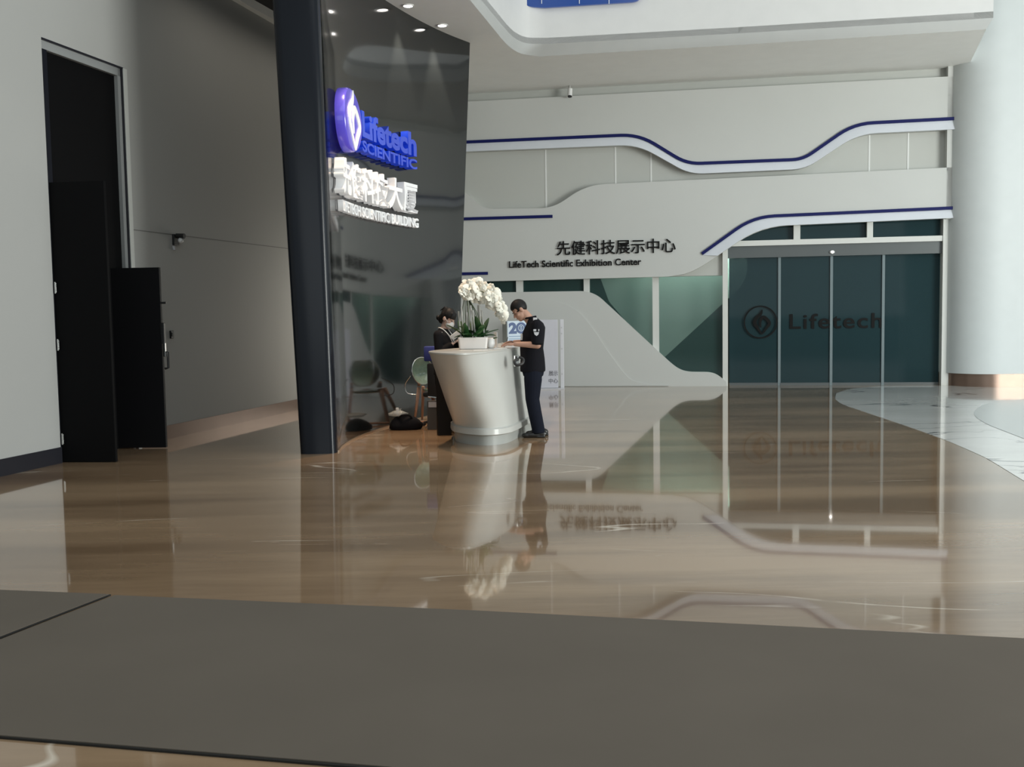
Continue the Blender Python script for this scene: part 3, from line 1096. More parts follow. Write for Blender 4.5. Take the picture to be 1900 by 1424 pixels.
p = PL(324, 444, .0)
sc = empty('wall_camera', p)
tag(sc, 'small black camera fixed to the left wall below the groove', 'camera')
MB().box(p + LN * .015 + Vector((0, 0, -.01)), (.12, .03, .14), math.atan2(LU.y, LU.x), .006).build('mounting_plate', 'black', sc)
MB().tube([p + LN * .03 + Vector((0, 0, .04)), p + LN * .14 + Vector((0, 0, .035))], .032, 12).build('camera_arm', 'black', sc)
MB().ellipsoid(p + LN * .085 + Vector((0, 0, -.02)), (.035, .035, .035)).build('dome', 'white', sc, smooth=True)
p = PL(322, 460, .012)
MB().tube([p + Vector((0, 0, .02)), p + LN * .01 + Vector((0, 0, -.03))], .018, 8).build('cable_gland', 'patch', sc)

p = PL(317, 621, .0)
sc = empty('wall_switch', p)
tag(sc, 'tiny black switch on left wall beside the black door wing', 'switch')
MB().box(p + LN * .012, (.07, .024, .10), math.atan2(LU.y, LU.x), .006).build('plate', 'black', sc)
MB().box(p + LN * .03, (.03, .014, .05), math.atan2(LU.y, LU.x), .004).build('rocker', 'groove', sc)


# ================================================================== ORCHID ARRANGEMENT
oc = Vector((-.455, 12.2, ZT + .001))
orc = empty('potted_orchid', oc)
tag(orc, 'white orchid cascade with green leaves in a white planter on the counter', 'plant')
mb = MB()
rr = []
for z, sx, sy in ((.0, .155, .085), (.006, .165, .092), (.135, .178, .10), (.14, .174, .096), (.138, .160, .084), (.06, .155, .08)):
    pl_ = fillet([(-sx, -sy), (sx, -sy), (sx, sy), (-sx, sy)], .03, 4, True)
    rr.append([oc + Vector((x, y, z)) for x, y in pl_])
mb.loft(rr)
mb.build('planter', 'planter', orc, smooth=True, angle=40)
MB().box(oc + Vector((0, 0, .09)), (.29, .14, .06)).build('potting_soil', 'dark_panel', orc)


def leaf_mesh(base, az, length, width, droop, rise):
    d = Vector((math.cos(az), math.sin(az), 0))
    s = Vector((-math.sin(az), math.cos(az), 0))
    mb = MB()
    rows = []
    n = 9
    for i in range(n):
        t = i / (n - 1)
        w = width * (math.sin(PI * (0.12 + .86 * t)) ** .7) * .5
        c = base + d * length * t + Vector((0, 0, rise * t - droop * t * t))
        rows.append([c + s * w + Vector((0, 0, w * .45)), c - Vector((0, 0, .004)), c - s * w + Vector((0, 0, w * .45)), c + Vector((0, 0, .004))])
    mb.loft(rows)
    return mb


for i in range(27):
    az = random.uniform(0, 2 * PI)
    if i == 0:
        az, L_, w_, dr, rs, m_ = PI * 1.02, .24, .085, .05, .22, 'leaf_light'
    elif i == 1:
        az, L_, w_, dr, rs, m_ = -.1, .30, .06, .03, .14, 'leaf'
    elif i > 16:
        az, L_, w_, dr, rs, m_ = random.uniform(0, 2 * PI), random.uniform(.13, .17), random.uniform(.075, .10), .03, random.uniform(.24, .30), ('leaf', 'leaf', 'leaf_light')[i % 3]
    else:
        az = 2 * PI * i / 15 + random.uniform(-.2, .2)
        L_, w_, dr, rs, m_ = random.uniform(.15, .23), random.uniform(.07, .095), random.uniform(.02, .10), random.uniform(.10, .25), 'leaf' if i % 4 else 'leaf_light'
    b = oc + Vector((random.uniform(-.10, .10), random.uniform(-.03, .03), .12))
    leaf_mesh(b, az, L_, w_, dr, rs).build('leaf', m_, orc, smooth=True, angle=50)


def flower_mesh():
    mb = MB()
    for k in range(5):
        a = 2 * PI * k / 5 + PI / 2
        w = .036 if k in (1, 4) else .022
        L_ = .048
        d = Vector((math.cos(a), math.sin(a), 0)); s = Vector((-math.sin(a), math.cos(a), 0))
        rows = []
        for t, q in ((0, .25), (.35, .85), (.7, 1), (.92, .6), (1, .15)):
            z = .012 - .018 * t * t + (0.004 if k in (1, 4) else 0)
            c = d * L_ * t
            rows.append([c + s * w * q + Vector((0, 0, z - .004)), c + Vector((0, 0, z + .002)), c - s * w * q + Vector((0, 0, z - .004)), c + Vector((0, 0, z - .003))])
        mb.loft(rows)
    mb.ellipsoid((0, -.006, .018), (.009, .012, .012), nu=8, nv=5)
    return mb


fl0 = flower_mesh().build('flower', 'petal', None, smooth=True, angle=60)
first = True
sc_ = 12.1 / 1900
apex = []
stems = []
# stems rise from the planter, arch at the top and cascade to the right
UPE = [(-.125, .70), (-.10, .775), (-.02, .815), (.12, .81), (.25, .73), (.34, .58), (.395, .36)]
LOE = [(-.115, .645), (-.04, .60), (.05, .575), (.17, .53), (.25, .46), (.32, .40), (.365, .33)]


def edge_at(E, t):
    x = t * (len(E) - 1)
    i = min(int(x), len(E) - 2)
    f = x - i
    return (E[i][0] * (1 - f) + E[i + 1][0] * f, E[i][1] * (1 - f) + E[i + 1][1] * f)


for k in range(10):
    s_ = (k + .5) / 10
    ey = random.uniform(-.09, .09)
    t_end = [1, .95, .9, .85, .75, .7, .6, .5, .45, .4][k]
    pth = [oc + Vector((-.10 + .02 * k, 0, .1)), oc + Vector((-.13 + .022 * k, ey * .4, .38))]
    for q in range(1, 8):
        t = .12 + (t_end - .12) * q / 7
        a_, b_ = edge_at(UPE, t), edge_at(LOE, t)
        pth.append(oc + Vector((a_[0] * (1 - s_) + b_[0] * s_, ey, a_[1] * (1 - s_) + b_[1] * s_ - .012)))
    MB().tube(spline(pth, 4), .005, 6).build('stem', 'stem', orc, smooth=True)
for k in range(100):
    t = ((k * .618034) % 1) ** .92
    s_ = ((k * .754877 + .3) % 1)
    a_, b_ = edge_at(UPE, t), edge_at(LOE, t)
    p = Vector((a_[0] * (1 - s_) + b_[0] * s_, -.02 - .07 * math.sin(PI * s_) + random.uniform(-.03, .03) + (.08 if k % 3 == 0 else 0), a_[1] * (1 - s_) + b_[1] * s_))
    o = fl0 if first else fl0.copy()
    if not first:
        COL.objects.link(o)
    first = False
    o.parent = orc
    o.location = p
    sc1 = random.uniform(.85, 1.25)
    o.scale = (sc1, sc1, sc1)
    o.rotation_euler = (math.radians(80 + random.uniform(-35, 25)), random.uniform(-1.2, 1.2), math.radians(random.uniform(-50, 50)))
for k in range(9):
    x = -.14 + .035 * k
    MB().tube([oc + Vector((x, random.uniform(-.03, .03), .1)), oc + Vector((x - .02 + random.uniform(-.015, .02), random.uniform(-.03, .03), .46 + random.uniform(-.04, .06)))], .010, 7).build('support_stake', 'stake', orc)

# ================================================================== THINGS ON THE COUNTER
p = Vector((-.255, 12.38, ZT))
jr = empty('small_vase', p)
tag(jr, 'small round white pot right of the orchid planter', 'vase')
prof = [(.028, 0), (.05, .02), (.058, .06), (.05, .11), (.035, .125), (.03, .12), (.042, .07)]
MB().rings([(p + Vector((0, 0, z)), r_, r_) for r_, z in prof], 20).build('pot', 'white', jr, smooth=True)
MB().ellipsoid(p + Vector((0, 0, .09)), (.032, .032, .01), nu=10, nv=5).build('soil', 'dark_panel', jr)
for a in (-.2, .5, 2.5):
    leaf_mesh(p + Vector((0, 0, .09)), a, .09, .04, .01, .05).build('leaf', 'leaf', jr, smooth=True)

p = Vector((-.19, 12.47, ZT))
ch = empty('card_holder', p)
tag(ch, 'upright white card holder standing between planter and blue-white box', 'holder')
MB().box(p + Vector((0, 0, .005)), (.05, .06, .01), .3).build('foot', 'white', ch)
MB().box(p + Vector((0, 0, .10)), (.012, .05, .18), .9, .002).build('card', 'white', ch)

# papers
for (x, y, rz, nm, lb) in ((-.16, 12.2, .5, 'paper_sheet', 'white paper sheet lying under the hand of the man'), (-.36, 11.75, .2, 'paper_sheet', 'white paper sheet lying in front of the planter')):
    tag(MB().box((x, y, ZT + .0025), (.17, .12, .003), rz).build(nm, 'paper'), lb, 'paper')

# anniversary box with a big 20
bxp = PZ(955, 637, ZT)
bxp = Vector((.06, 13.7, ZT + .001))
bz = empty('display_box', bxp, .0)
tag(bz, 'pale blue box printed with a big 20 on the counter', 'box')
rz = .42
rot = Matrix.Rotation(rz, 3, 'Z')


def BX(x, y, z):
    return bxp + rot @ Vector((x, y, z))


MB().box(BX(0, 0, .165), (.31, .16, .29), rz, .004).build('box_body', 'box_blue', bz)
MB().box(BX(0, 0, .01), (.34, .19, .02), rz, .004).build('box_base', 'white', bz)
MB().box(BX(-.158, 0, .165), (.004, .15, .28), rz).build('box_side', mat('box_side_green', (.22, .27, .28), .4), bz)


def box_text(s, x0, x1, z0, z1, weight):
    mb, a, b, c, d = text_bm(s, .5, weight)
    for v in mb.bm.verts:
        v.co = BX(x0 + (x1 - x0) * (v.co.x - a) / (b - a), -.0805 - .003 * (v.co.z + .5), z0 + (z1 - z0) * (v.co.y - c) / (d - c))
    return mb


box_text('2', -.135, -.02, .14, .29, .05).build('printed_number', 'print_blue', bz)
mb = MB()
rg = []
for k in range(33):
    a = 2 * PI * k / 32
    rg.append([BX(.045 + rx * math.cos(a), -.0805 - dd, .215 + rzz * math.sin(a)) for rx, rzz, dd in ((.075, .076, 0), (.075, .076, .003), (.045, .045, .003), (.045, .045, 0))])
mb.loft(rg, caps=False)
rg = []
for k in range(25):
    a = 2 * PI * k / 24
    rg.append([BX(.045 + r_ * math.cos(a), -.0805 - dd, .215 + r_ * math.sin(a)) for r_, dd in ((.034, 0), (.034, .003), (.022, .003), (.022, 0))])
mb.loft(rg, caps=False)
mb.box(BX(.045, -.082, .215), (.04, .003, .014), rz)
mb.build('printed_number', 'print_blue', bz)
mb = MB()
for z, x0, x1, h in ((.105, -.135, .11, .012), (.075, -.135, .135, .008), (.05, -.135, .135, .02)):
    mb.box(BX((x0 + x1) / 2, -.0815, z), (x1 - x0, .002, h), rz)
mb.build('printed_lines', 'print_grey', bz)

# small bracket with a black loop on the counter side
bm_ = Vector((.045, 12.20, .93))
sp = PP(958, 670, Vector((.06, 12.0, .9)), Vector((0, 1, 0)))
hk = empty('loop_bracket', sp)
tag(hk, 'small silver plate with a black loop on the counter side', 'bracket')
MB().box(sp, (.085, .02, .13), .9, .004).build('plate', 'steel', hk)
MB().tube(spline([sp + Vector((.02, -.02, .02)), sp + Vector((-.02, -.06, .0)), sp + Vector((.0, -.075, -.045)), sp + Vector((.07, -.05, -.03)), sp + Vector((.08, -.02, .02)), sp + Vector((.03, -.015, .045))], 5), .017, 8).build('loop', 'black', hk, smooth=True)

# ================================================================== STANDEE BY THE BACK WALL
sb = PZ(1047, 722)
st = empty('poster_stand', (sb.x - .3, sb.y, 0))
tag(st, 'pale lilac upright poster stand behind the man', 'stand')
hgt = CAM_H + (574 - 593) * sb.y / 1900
wd_ = .62
x1 = sb.x
MB().box((x1 - wd_ / 2 - .075, sb.y, hgt / 2 + .01), (wd_ - .08, .05, hgt - .03), 0, .004).build('poster_panel', 'acrylic', st)
MB().box((x1 - .035, sb.y, hgt / 2 + .01), (.07, .06, hgt - .02), 0, .004).build('side_post', 'acrylic_side', st)
MB().box((x1 - wd_ / 2 - .03, sb.y, .01), (wd_ + .06, .26, .02), 0, .004).build('foot_plate', 'acrylic_side', st)
for y in (608, 619, 647, 694):
    z = CAM_H + (573.5 - y) * sb.y / 1900
    MB().box((x1 - .04, sb.y - .032, z), (.025, .008, .03)).build('rivet', 'patch', st)
for s_, y0_, y1_ in (('展示', 688, 698), ('中心', 702, 711)):
    mb, a, b, c, d = text_bm(s_, .5, .015)
    for v in mb.bm.verts:
        v.co = Vector((x1 - .30 + .18 * (v.co.x - a) / (b - a), sb.y - .026 - .004 * (v.co.z + .5), CAM_H + (573.5 - y1_ + (y1_ - y0_) * (v.co.y - c) / (d - c)) * sb.y / 1900))
    mb.build('poster_lettering', mat('lettering_grey', (.2, .2, .22), .5), st)


# ================================================================== CHAIRS, BAG
# round-backed chair with wooden legs
cb = PZ(783, 785)
wc_ = empty('shell_chair', (cb.x, cb.y, 0))
tag(wc_, 'chair with a round green back shell and wooden legs', 'chair')
rows = []
# back shell: a shallow round dish facing right
cc = Vector((cb.x - .02, cb.y, .72))
nd = Vector((.70, -.70, .12)).normalized()
sd = Vector((.70, .70, 0)).normalized()
ud = nd.cross(sd) * -1
if ud.z < 0:
    ud = -ud
rg = []
for q in (0.03, .3, .55, .8, .95, 1.0):
    rg.append([cc + (sd * math.cos(2 * PI * k / 28) * .185 + ud * math.sin(2 * PI * k / 28) * .185) * q + nd * (.07 * q * q) for k in range(28)])
for q in (.97, .8, .55, .3, .03):
    rg.append([cc + (sd * math.cos(2 * PI * k / 28) * .185 + ud * math.sin(2 * PI * k / 28) * .185) * q + nd * (.07 * q * q - .014) for k in range(28)])
MB().loft(rg).build('back_shell', 'shell', wc_, smooth=True, angle=50)
rg = [[cc + (sd * math.cos(2 * PI * k / 28) * .187 + ud * math.sin(2 * PI * k / 28) * .187) + nd * .066 for k in range(28)]]
MB().tube(rg[0] + [rg[0][0]], .007, 6).build('back_rim', 'chrome', wc_, smooth=True)
sx = cb.x + .22
MB().rings([((sx, cb.y + .02, .44), .16, .17), ((sx, cb.y + .02, .455), .20, .20), ((sx, cb.y + .02, .475), .20, .20), ((sx, cb.y + .02, .48), .17, .17)], 24).build('seat', 'shell', wc_, smooth=True, angle=40)
for lx, ly, tx, ty, m_ in ((-.10, -.05, -.03, -.02, 'wood'), (.30, -.12, .10, -.05, 'wood_dark'), (.33, .22, .15, .1, 'wood_dark'), (-.02, .26, .02, .1, 'wood')):
    MB().tube([(cb.x + lx, cb.y + ly, .012), (cb.x + tx, cb.y + ty, .50)], [.016, .024], 10).build('leg', m_, wc_, smooth=True)
    MB().tube([(cb.x + lx, cb.y + ly, 0), (cb.x + lx, cb.y + ly, .015)], .02, 8).build('foot_glide', 'white', wc_)
MB().tube([(cb.x - .03, cb.y - .03, .52), cc - nd * .02 - ud * .12], [.024, .014], 10).build('back_support', 'wood', wc_, smooth=True)
MB().tube([(cb.x - .13, cb.y - .08, .02), (cb.x + .33, cb.y - .12, .035)], .014, 8).build('stretcher', 'wood', wc_)
wire = spline([cc - sd * .17 - ud * .06, cc + Vector((-.20, -.03, -.18)), cc + Vector((-.17, -.02, -.30)), (cb.x - .04, cb.y - .02, .40)], 6)
MB().tube(wire, .006, 6).build('wire_loop', 'chrome', wc_, smooth=True)

# blue chair behind the counter with a black lower back and chrome rail
bc = Vector((-1.03, 13.55, 0))
oc2 = empty('office_chair', bc)
tag(oc2, 'chair with blue back pad left behind the white counter', 'chair')
MB().box((bc.x, bc.y, .985), (.26, .07, .20), -.15, .02).build('back_pad', 'navy_fabric', oc2, smooth=True, angle=40)
MB().box((bc.x + .06, bc.y - .03, .63), (.30, .06, .46), -.15, .02).build('lower_back', 'black', oc2, smooth=True, angle=40)
MB().tube([(bc.x - .08, bc.y - .07, .42), (bc.x + .22, bc.y - .10, .385)], .011, 8).build('chrome_rail', 'chrome', oc2)
MB().box((bc.x + .06, bc.y + .15, .44), (.40, .32, .07), -.15, .025).build('seat', 'black', oc2, smooth=True, angle=40)
MB().tube([(bc.x + .06, bc.y + .14, .06), (bc.x + .06, bc.y + .14, .42)], .028, 12).build('gas_column', 'chrome', oc2)
for k in range(5):
    a = 2 * PI * k / 5 + .3
    e = Vector((bc.x + .06 + .24 * math.cos(a), bc.y + .14 + .18 * math.sin(a), .05))
    MB().tube([(bc.x + .06, bc.y + .14, .09), e], [.024, .016], 8).build('base_arm', 'black', oc2)
    MB().ellipsoid(e - Vector((0, 0, .023)), (.027, .02, .027), nu=12, nv=8).build('castor', 'black', oc2)
# papers in a tray hanging low by the chair
pp_ = Vector((-1.03, 13.34, .30))
pb2 = empty('paper_box', (pp_.x, pp_.y, 0))
tag(pb2, 'grey paper carton standing behind the wooden chair legs', 'carton')
MB().box((pp_.x + .0, pp_.y + .02, .19), (.16, .10, .38), -.1, .004).build('carton_body', mat('carton_grey', (.07, .065, .06), .7, noise=.2), pb2)
MB().box((pp_.x, pp_.y - .032, .33), (.13, .006, .07), -.1).build('paper_band', 'patch', pb2)

# black bag with clear plastic on top
bg_ = PZ(750, 799)
bo = empty('black_bag', (bg_.x, bg_.y + .12, 0))
tag(bo, 'slumped black bag on the floor by the black wall', 'bag')
mb = MB()
rr = []
for z, rx, ry in ((.0, .17, .12), (.01, .20, .14), (.06, .215, .15), (.12, .18, .13), (.165, .13, .09), (.185, .06, .04)):
    rr.append([Vector((bg_.x + (rx * (1 + .10 * math.sin(3 * a + z * 20) + .05 * math.sin(7 * a))) * math.cos(a), bg_.y + .12 + ry * (1 + .12 * math.sin(2 * a + 1 + z * 9)) * math.sin(a), z)) for a in [2 * PI * k / 32 for k in range(32)]])
mb.loft(rr)
mb.build('bag_body', 'suit', bo, smooth=True)
MB().tube(spline([(bg_.x - .08, bg_.y + .05, .15), (bg_.x - .02, bg_.y - .02, .20), (bg_.x + .07, bg_.y + .02, .19), (bg_.x + .11, bg_.y + .06, .13)], 6), .012, 8).build('bag_handle', 'suit', bo, smooth=True)
cp = Vector((bg_.x - .08, bg_.y + .07, .178))
pbg = empty('plastic_bag', cp)
tag(pbg, 'crumpled clear plastic bag on top of the black bag', 'plastic bag')
mb = MB()
rr = []
for z, r_ in ((0, .05), (.012, .10), (.04, .11), (.065, .07), (.085, .03), (.10, .04)):
    rr.append([cp + Vector((r_ * (1 + .3 * math.sin(4 * a + z * 60)) * math.cos(a), .7 * r_ * (1 + .3 * math.cos(5 * a - z * 40)) * math.sin(a), z)) for a in [2 * PI * k / 24 for k in range(24)]])
mb.loft(rr)
mb.build('bag_film', 'clear_bag', pbg, smooth=True)
MB().box(cp + Vector((-.01, -.02, .06)), (.035, .03, .11), .3, .004).build('bag_knot', 'white', pbg)


# ================================================================== PEOPLE
def head_parts(mb, c, R):
    """skull, jaw, nose, ears, added to a body mesh"""
    def P(x, y, z):
        return c + R @ Vector((x, y, z))
    mb.ellipsoid(P(-.012, 0, .03), (.096, .076, .092), R)
    mb.ellipsoid(P(.022, 0, -.045), (.068, .060, .082), R)
    mb.ellipsoid(P(.058, 0, -.098), (.030, .032, .026), R)
    mb.ellipsoid(P(.066, 0, .012), (.022, .052, .014), R)
    mb.capsule(P(.082, 0, .004), .009, P(.103, 0, -.034), .014)
    for s in (1, -1):
        mb.ellipsoid(P(-.008, .077 * s, -.012), (.022, .011, .034), R)
        mb.ellipsoid(P(.055, .038 * s, -.035), (.026, .022, .024), R)
    mb.ellipsoid(P(.083, 0, -.066), (.012, .026, .012), R)


def hand_parts(mb, wrist, d, up, side, curl=.35, length=.18, thumb=1):
    """palm + four fingers + thumb. d: forward, up: back of the hand, side: towards the thumb"""
    d, up, side = Vector(d).normalized(), Vector(up).normalized(), Vector(side).normalized()
    R = Matrix((d, side, up)).transposed()
    k = length / .18
    mb.ellipsoid(wrist + d * .045 * k, (.058 * k, .042 * k, .017 * k), R)
    for i, (o, ln) in enumerate(((.030, .070), (.010, .080), (-.011, .074), (-.030, .058))):
        b = wrist + d * .085 * k + side * o * k
        m_ = b + (d - up * curl * .6) * ln * .5 * k
        e = m_ + (d - up * curl * 1.6).normalized() * ln * .5 * k
        mb.capsule(b, .0095 * k, m_, .0088 * k, 8)
        mb.capsule(m_, .0088 * k, e, .0078 * k, 8)
    b = wrist + d * .03 * k + side * .036 * k * thumb
    m_ = b + (d * .6 + side * .75 * thumb - up * .15).normalized() * .038 * k
    e = m_ + (d * .95 + side * .2 * thumb - up * .2).normalized() * .032 * k
    mb.capsule(b, .012 * k, m_, .0105 * k, 8)
    mb.capsule(m_, .0105 * k, e, .009 * k, 8)


def hair_cap(c, R, grow, front, back, thick=1.0, fringe=.055):
    mb = MB()
    mb.ellipsoid((0, 0, 0), (1, 1, 1), nu=28, nv=20)
    for v in mb.bm.verts:
        x, y, z = v.co
        q = Vector((x * .096 * grow - .012, y * .076 * grow, z * .094 * grow + .032))
        line = fringe if q.x > .03 else (back + (fringe - back) * max(0, (q.x + .08) / .11))
        if abs(q.y) > .05 and -.02 < q.x < .05:
            line = min(line, .0)
        if q.z < line:
            k = .86 if q.z < line - .02 else .97
            q = Vector((x * .096 * k - .012, y * .076 * k, z * .092 * k + .03))
        v.co = c + R @ q
    return mb


# ---------- man in black uniform at the counter (faces the counter, -X)
gp = Vector((.29, 12.43, 0))
gd = empty('person', gp, PI)
tag(gd, 'man in black short-sleeved uniform leaning over the counter, writing', 'person')
hc = Vector((.185, 0, 1.545))
HR = Matrix.Rotation(math.radians(38), 3, 'Y') @ Matrix.Rotation(math.radians(10), 3, 'Z')
b = MB()
head_parts(b, hc, HR)
b.capsule((.045, 0, 1.40), .062, (.125, 0, 1.50), .056)
b.rings([((.03, 0, .80), .115, .16), ((.035, 0, .95), .115, .155), ((.04, 0, 1.08), .11, .14), ((.03, 0, 1.22), .12, .165), ((.0, 0, 1.34), .105, .18), ((.02, 0, 1.40), .07, .10)])
arms = {1: ((-.015, .185, 1.35), (-.02, .215, 1.125), (.245, .175, 1.14)), -1: ((-.015, -.185, 1.35), (.0, -.225, 1.14), (.25, -.12, 1.15))}
for s, (sh, el, wr) in arms.items():
    b.capsule(sh, .058, el, .046)
    b.capsule(el, .046, wr, .029)
    dd = (Vector(wr) - Vector(el)).normalized()
    dd = Vector((dd.x, dd.y, -.03)).normalized()
    if s == 1:
        hand_parts(b, Vector(wr) + dd * .01, dd, (0, .25, 1), (0, -1, .25), .28, .18)
    else:
        hand_parts(b, Vector(wr) + dd * .01, dd, (0, -.4, 1), (0, 1, .4), .55, .18)
for s in (1, -1):
    b.capsule((.03, .085 * s, .84), .09, (.045, .09 * s, .45), .06)
    b.capsule((.045, .09 * s, .45), .055, (-.03, .095 * s, .08), .04)
b.build('body', 'skin', gd, world=False, remesh=.0065, smooth_it=5)
hair_cap(hc, HR, 1.07, .055, -.072).build('hair', 'hair', gd, world=False, smooth=True)
for s in (1, -1):
    MB().ellipsoid(hc + HR @ Vector((.083, .033 * s, -.004)), (.006, .013, .006), HR, 10, 6).build('eye', 'eye', gd, world=False, smooth=True)
    MB().ellipsoid(hc + HR @ Vector((.086, .034 * s, .018)), (.006, .02, .005), HR, 10, 6).build('eyebrow', 'hair', gd, world=False, smooth=True)
MB().ellipsoid(hc + HR @ Vector((.094, 0, -.068)), (.006, .022, .006), HR, 10, 6).build('mouth', 'lip', gd, world=False, smooth=True)
b = MB()
b.rings([((.035, 0, .795), .152, .19), ((.035, 0, .83), .155, .193), ((.035, 0, .95), .148, .185), ((.045, 0, 1.08), .142, .175), ((.03, 0, 1.22), .145, .19), ((.0, 0, 1.33), .125, .20), ((.0, 0, 1.385), .10, .165), ((.025, 0, 1.43), .072, .085), ((.05, 0, 1.46), .066, .07)], 28)
for s, (sh, el, wr) in arms.items():
    v = Vector(sh).lerp(Vector(el), .80)
    b.capsule(sh, .080, v, .068)
    b.tube([Vector(sh).lerp(Vector(el), .6), Vector(sh).lerp(Vector(el), .98)], [.072, .074], 16)
b.build('shirt', 'shirt', gd, world=False, remesh=.008, smooth_it=3)
b = MB()
b.rings([((.03, 0, .84), .13, .172), ((.03, 0, .90), .128, .17), ((.03, 0, .78), .135, .175)][::-1] if False else [((.03, 0, .74), .12, .165), ((.03, 0, .80), .135, .178), ((.03, 0, .90), .128, .17)], 24)
for s in (1, -1):
    b.tube([(.03, .085 * s, .84), (.035, .088 * s, .70), (.045, .092 * s, .46), (.015, .095 * s, .28), (-.02, .097 * s, .10), (-.022, .097 * s, .055)], [.105, .108, .085, .082, .078, .080], 18)
b.build('trousers', 'trouser', gd, world=False, remesh=.008, smooth_it=3)
for s in (1, -1):
    b = MB()
    q = 0 if s == 1 else -.05
    b.ellipsoid((-.055 + q * .4, .10 * s, .045), (.075, .045, .045))
    b.ellipsoid((.05 + q, .105 * s, .035), (.12, .05, .035))
    b.ellipsoid((.125 + q, .108 * s, .03), (.06, .045, .03))
    b.box((.03 + q, .104 * s, .012), (.26, .08, .024), 0, .01)
    b.build('shoe', 'shoe', gd, world=False, remesh=.006, smooth_it=3)
# shoulder mark, sleeve badge, collar, chest badge
MB().box((.0, .135, 1.43), (.05, .075, .012), 0, .004, Matrix.Rotation(math.radians(-28), 3, 'X')).build('shoulder_mark', 'patch', gd, world=False)
b = MB()
b.prism([Vector((x, .268 - abs(x + .01) * .25 + (1.30 - z) * .06, z)) for x, z in ((-.045, 1.315), (.025, 1.315), (.025, 1.29), (-.045, 1.29))], (0, .006, 0))
b.prism([Vector((x, .272 - abs(x + .01) * .25, z)) for x, z in ((-.042, 1.28), (.022, 1.28), (.012, 1.25), (-.01, 1.235), (-.032, 1.25))], (0, .006, 0))
b.build('sleeve_badge', 'patch', gd, world=False)
MB().box((.165, .085, 1.22), (.012, .03, .075), .5, .002).build('chest_badge', 'white', gd, world=False)
MB().tube([(.085 + .0, .072 * math.sin(a), 1.452 + .02 * math.cos(a)) if False else (.058 + .068 * math.cos(a), .070 * math.sin(a), 1.452 - .012 * math.cos(a)) for a in [2 * PI * k / 24 for k in range(25)]], .011, 8).build('collar', 'shirt', gd, world=False, smooth=True)
# pen in the far hand
pw = gp + Matrix.Rotation(PI, 3, 'Z') @ Vector((.36, -.085, 1.13))
pn = empty('pen', pw)
tag(pn, 'thin black pen in the right hand of the man', 'pen')
MB().tube([pw + Vector((-.012, .0, -.03)), pw + Vector((.03, .02, .085))], .0045, 8).build('barrel', 'black', pn)
MB().tube([pw + Vector((-.016, -.002, -.038)), pw + Vector((-.012, 0, -.03))], [.001, .004], 8).build('tip', 'steel', pn)

# ---------- receptionist (faces right and a little to the viewer)
rp = Vector((-.86, 13.12, 0))
rd = empty('person', rp, math.radians(-22))
tag(rd, 'woman in black suit and white face mask holding a phone', 'person')
hc = Vector((.065, 0, 1.455))
HR = Matrix.Rotation(math.radians(26), 3, 'Y') @ Matrix.Rotation(math.radians(-6), 3, 'Z')
HRs = HR
b = MB()
head_parts(b, hc, HR)
b.capsule((-.005, 0, 1.30), .048, (.03, 0, 1.40), .046)
b.rings([((.0, 0, .78), .11, .16), ((.0, 0, .95), .10, .14), ((.0, 0, 1.05), .105, .145), ((.0, 0, 1.18), .105, .15), ((-.01, 0, 1.25), .08, .145), ((-.005, 0, 1.30), .055, .08)])
arms = {-1: ((-.01, -.150, 1.245), (.015, -.19, 1.02), (.15, -.085, 1.125)), 1: ((-.01, .150, 1.245), (.04, .18, 1.02), (.19, .05, 1.15))}
for s, (sh, el, wr) in arms.items():
    b.capsule(sh, .048, el, .038)
    b.capsule(el, .038, wr, .025)
    dd = (Vector(wr) - Vector(el)).normalized()
    hand_parts(b, Vector(wr) + dd * .008, dd, (-.3, -.2 * s, .6) if s == -1 else (-.3, -.2, .6), (0, -s * 1.0, .4), .7, .16)
for s in (1, -1):
    b.capsule((0, .08 * s, .82), .085, (.02, .08 * s, .44), .055)
    b.capsule((.02, .08 * s, .44), .05, (-.02, .08 * s, .07), .035)
    b.ellipsoid((.04, .08 * s, .03), (.10, .036, .03))
b.build('body', 'skin_pale', rd, world=False, remesh=.0065, smooth_it=5)
b = hair_cap(hc, HR, 1.09, .05, -.08, fringe=.030)
b.ellipsoid(hc + HR @ Vector((-.075, 0, -.03)), (.05, .066, .08), HR)
b.ellipsoid(hc + HR @ Vector((-.13, 0, -.055)), (.036, .04, .036), HR)
for q in range(9):
    a_ = q * .7
    b.capsule(hc + HR @ Vector((-.05 + .05 * math.cos(a_), .05 * math.sin(a_), .11)), .012, hc + HR @ Vector((-.03 + .11 * math.cos(a_), .082 * math.sin(a_), .045)), .007, 6)
b.ellipsoid(hc + HR @ Vector((-.045, -.070, .01)), (.04, .014, .05), HR)
b.ellipsoid(hc + HR @ Vector((-.045, .070, .01)), (.04, .014, .05), HR)
for k in range(6):
    yy = -.055 + .022 * k
    b.capsule(hc + HR @ Vector((.055, yy * .8, .085)), .014, hc + HR @ Vector((.092 - abs(yy) * .4, yy, .020)), .008, 8)
b.build('hair', 'hair', rd, world=False, remesh=.006, smooth_it=3)
b = MB()
b.ellipsoid(hc + HR @ Vector((.052, 0, -.062)), (.060, .062, .054), HR)
b.ellipsoid(hc + HR @ Vector((.088, 0, -.045)), (.026, .03, .034), HR)
b.build('face_mask', 'white', rd, world=False, remesh=.005, smooth_it=4)
b = MB()
for s in (1, -1):
    b.tube([hc + HR @ Vector((.055, .060 * s, -.035)), hc + HR @ Vector((-.005, .088 * s, .0))], .0025, 6)
b.build('mask_strap', 'white', rd, world=False)
for s in (1, -1):
    MB().ellipsoid(hc + HR @ Vector((.084, .033 * s, -.004)), (.006, .013, .006), HR, 10, 6).build('eye', 'eye', rd, world=False, smooth=True)
b = MB()
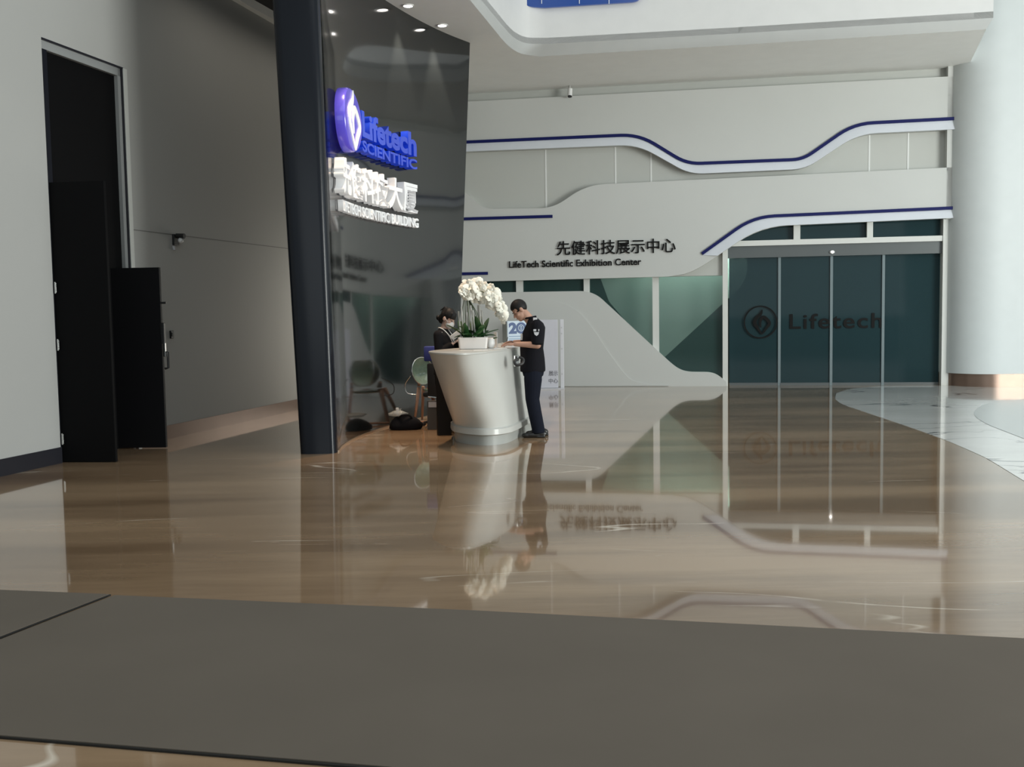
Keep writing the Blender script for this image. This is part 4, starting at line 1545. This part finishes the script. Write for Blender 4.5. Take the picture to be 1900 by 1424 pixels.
b.rings([((0, 0, .74), .135, .19), ((.0, 0, .92), .118, .16), ((.0, 0, 1.03), .118, .158), ((.005, 0, 1.15), .125, .165), ((-.005, 0, 1.24), .098, .165), ((-.01, 0, 1.285), .07, .11), ((-.01, 0, 1.325), .056, .06)], 26)
for s, (sh, el, wr) in arms.items():
    b.capsule(sh, .062, el, .052)
    b.capsule(el, .052, Vector(el).lerp(Vector(wr), .88), .036)
b.build('jacket', 'suit', rd, world=False, remesh=.008, smooth_it=3)
b = MB()
b.rings([((0, 0, .70), .12, .16), ((0, 0, .78), .125, .17), ((0, 0, .90), .11, .15)], 24)
for s in (1, -1):
    b.tube([(0, .08 * s, .80), (.0, .08 * s, .62), (.02, .08 * s, .44), (-.01, .08 * s, .2), (-.015, .08 * s, .06)], [.095, .09, .07, .062, .06], 16)
b.build('trousers', 'suit', rd, world=False, remesh=.008, smooth_it=3)
for s in (1, -1):
    MB().ellipsoid((.045, .08 * s, .035), (.115, .043, .035)).build('shoe', 'shoe', rd, world=False, smooth=True)
# white piping of the collar and on the shoulder
b = MB()
for s in (1, -1):
    b.tube(spline([(-.062, .03 * s, 1.335), (-.02, .062 * s, 1.332), (.035, .060 * s, 1.30), (.095, .045 * s, 1.23), (.128, .02 * s, 1.14)], 6), .0075, 8)
b.build('collar_piping', 'white', rd, world=False, smooth=True)
b = MB()
b.tube(spline([(-.085, -.10, 1.268), (-.05, -.125, 1.285), (.0, -.14, 1.285), (.04, -.135, 1.275)], 5), .006, 8)
b.build('shoulder_piping', 'white', rd, world=False, smooth=True)
MB().ellipsoid((.125, -.055, 1.20), (.012, .016, .02)).build('name_badge', 'white', rd, world=False, smooth=True)
# phone in her hands
RZ = Matrix.Rotation(math.radians(-22), 3, 'Z')
pw = rp + RZ @ Vector((.205, -.075, 1.245))
ph = empty('phone', pw)
tag(ph, 'white phone held up by the woman in the mask', 'phone')
px_ = Vector((.80, .0, .60)).normalized()
pz_ = Vector((-.25, .88, .40)); pz_ = (pz_ - px_ * pz_.dot(px_)).normalized()
prot = Matrix((px_, pz_.cross(px_), pz_)).transposed()
MB().box(pw, (.15, .075, .012), 0, .004, prot).build('case', 'white', ph)
MB().box(pw + prot @ Vector((0, 0, .0068)), (.135, .065, .002), 0, 0, prot).build('screen', 'black', ph)
